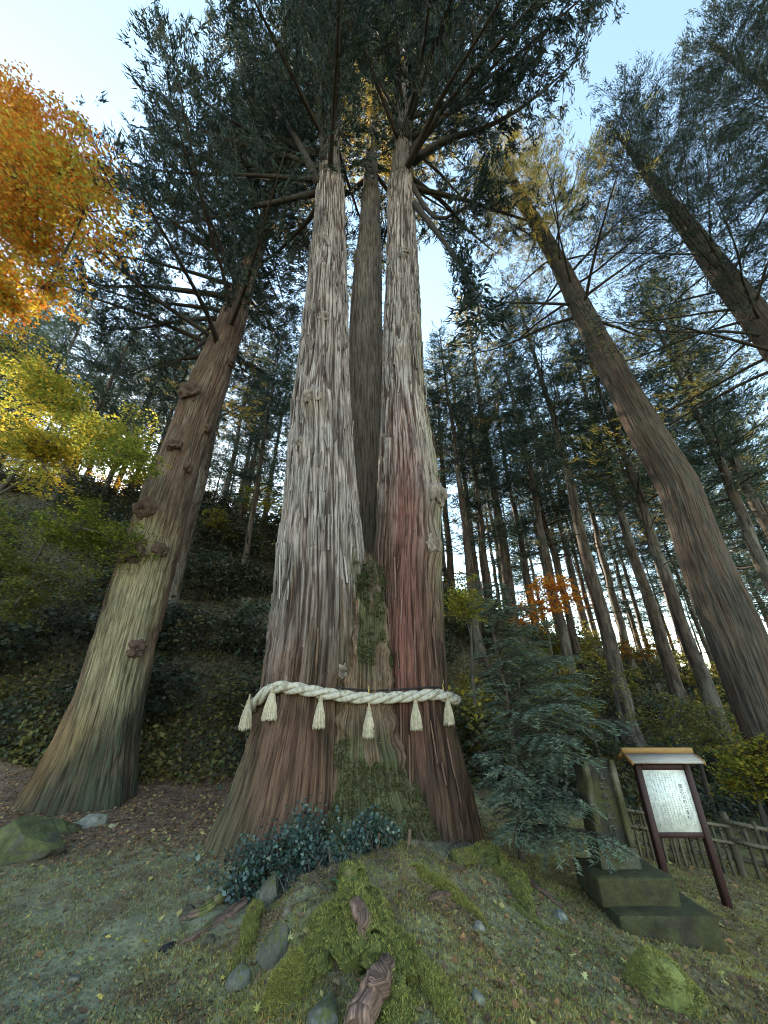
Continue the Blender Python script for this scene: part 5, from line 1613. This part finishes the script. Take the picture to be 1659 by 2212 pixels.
# moss spreading over the soil of the mound
n = 60000
y = gk.uniform(3.2, 5.9, n); x = gk.uniform(-1.2, 2.2, n)
pm = sstep(.50, .62, fbm(x * 1.7, y * 1.7, 0, 78, 3) + .12 * np.exp(-((x - .1) / .5) ** 2))
kk = gk.uniform(0, 1, n) < pm
P = np.stack([x[kk], y[kk], G(x[kk], y[kk]) - .003], -1)
b.add(*needle_leaves(gk, P, np.repeat([[0, 0, 1.0]], len(P), 0), 1, .026, .007, .7, .003, MOSSP))
# moss on the seam of the trunk
V, F, col = SEAM_M
F_ = F[(col[F[:, 0], 1] > col[F[:, 0], 0] * .84) & (V[F[:, 0], 1] < 6.8) & (V[F[:, 0], 2] > .3)]
kk = fbm(V[F_[:, 0], 0] * 5, V[F_[:, 0], 1] * 5, V[F_[:, 0], 2] * 4, 95, 3) > .44
r_ = surf_blades(gk, V, F_[kk], 24000, .050, .012, np.array([[.105, .105, .045], [.08, .085, .04], [.135, .135, .06], [.055, .06, .03], [.09, .07, .045]]), -.25, -1.1)
b.add(*r_)
tag(link('moss', b.mesh('moss', M_BLADE)), 'bright cushions of moss on the roots, rocks and trunk foot', 'moss', kind='stuff')
# short mossy grass on the near ground
n = 290000
u, v = gk.uniform(-60, 1720, n), gk.uniform(0, 1, n) ** .75
y = 3.1 + 6.5 * gk.uniform(0, 1, n) ** 1.5
x = gk.uniform(-1.05, 1.15, n) * y
clump = fbm(x * 2.2, y * 2.2, 0, 71, 3)
keep = gk.uniform(0, 1, n) < sstep(.30, .55, clump) + .15
litter = sstep(5.8, 7.2, y) * sstep(1.2, -.3, x)
keep &= gk.uniform(0, 1, n) > litter * .93
r2 = ((x + .3) / 1.7) ** 2 + ((y - 6.6) / 1.5) ** 2
keep &= r2 > .8
x, y = x[keep], y[keep]
GP = ground_color(x, y)
hue = np.array([[1.0, 1.12, .75], [1.3, 1.2, .75], [.85, 1.05, .95], [1.6, 1.3, .8], [.6, .65, .5], [.75, .6, .5]])
cc = (GP * hue[gk.integers(0, 6, len(x))])[:, None, :]
P = np.stack([x, y, G(x, y) - .004], -1)
V, F, c = needle_leaves(gk, P, np.repeat([[0, 0, 1.0]], len(P), 0), 1, .034, .010, .85, .004, cc)
tag(link('grass', make_mesh('grass', V, F, M_BLADE, c)), 'short mossy grass over the clearing', 'grass', kind='stuff')
# fallen leaves and litter
n = 42000
y = 3.1 + 9.5 * gk.uniform(0, 1, n) ** 1.2; x = gk.uniform(-1.1, 1.2, n) * y
lit = sstep(5.6, 7.4, y) * sstep(1.5, -.5, x)
keep = gk.uniform(0, 1, n) < .05 + .95 * lit + .14 * sstep(-.3, 1.0, x)
x, y = x[keep], y[keep]
LP = np.array([[.34, .24, .13], [.26, .14, .08], [.20, .11, .07], [.45, .36, .14], [.36, .18, .09], [.15, .095, .07], [.24, .14, .10]])
P = np.stack([x, y, G(x, y) + .014], -1)
V, F, c = broad_leaves(gk, P, np.array([0, 0, 1.0]), .068, LP[gk.integers(0, 7, len(x))], .35)
tag(link('fallen_leaves', make_mesh('fallen_leaves', V, F, M_LITTER, c)), 'scattered brown and yellow fallen leaves on the ground', 'fallen leaves', kind='stuff')
n = 60000
y = 3.05 + 7.5 * gk.uniform(0, 1, n) ** 1.3; x = gk.uniform(-1.1, 1.2, n) * y
kk = gk.uniform(0, 1, n) < .35 + .65 * sstep(.4, .6, fbm(x * 1.5, y * 1.5, 0, 79, 3))
x, y = x[kk], y[kk]
P = np.stack([x, y, G(x, y) + .008 + gk.uniform(0, .01, len(x))], -1)
BP = np.concatenate([LP * .75, np.array([[.24, .22, .12], [.30, .27, .14], [.08, .065, .05], [.20, .19, .10]])])
V, F, c = broad_leaves(gk, P, np.array([0, 0, 1.0]), .026, BP[gk.integers(0, len(BP), len(x))] * gk.uniform(.7, 1.3, (len(x), 1)), .5)
tag(link('leaf_litter', make_mesh('leaf_litter', V, F, M_LITTER, c)), 'fine crumbled leaf litter and bark bits on the ground', 'litter', kind='stuff')
# single bright leaves lying where they can be picked out
lm = []
for k_ in range(3):
    a = np.linspace(0, 2 * np.pi, 15)[:-1]; r_ = np.where(np.arange(14) % 2, .35, 1.0) * (1 + .15 * gk.normal(0, 1, 14))
    Vl = np.concatenate([[[0, 0, .004]], np.stack([np.cos(a) * r_ * .035, np.sin(a) * r_ * .028, .004 * gk.normal(0, 1, 14)], -1)])
    Fl = np.stack([np.zeros(14, int), np.arange(1, 15), np.arange(1, 15) % 14 + 1], -1)
    lm.append(make_mesh('bright_leaf', Vl, Fl, M_LITTER, np.array([[.62, .55, .16], [.60, .56, .25], [.55, .42, .10]])[k_]))
for k_, (u, v) in enumerate([(555, 2190), (625, 2035), (310, 2040), (192, 2080), (168, 2092), (232, 2030), (390, 1865), (415, 1870), (215, 2165), (610, 2030), (1075, 2050), (1180, 2010), (1350, 2085), (1265, 2120),
                              (1130, 2115), (1560, 2110), (1440, 2060), (1190, 2150), (930, 1960), (1240, 2075), (60, 1985), (255, 2035), (355, 1825), (480, 2120)]):
    p = hit(u, v)
    o = link('fallen_leaf', lm[k_ % 3], loc=(p[0], p[1], p[2] + .022))
    o.rotation_euler = (gk.normal(0, .25), gk.normal(0, .25), gk.uniform(0, 6.28)); s = gk.uniform(.8, 1.25); o.scale = (s, s, s)
    tag(o, 'single pale yellow fallen leaf lying on the mossy ground', 'leaf', 'yellow leaves on the clearing')
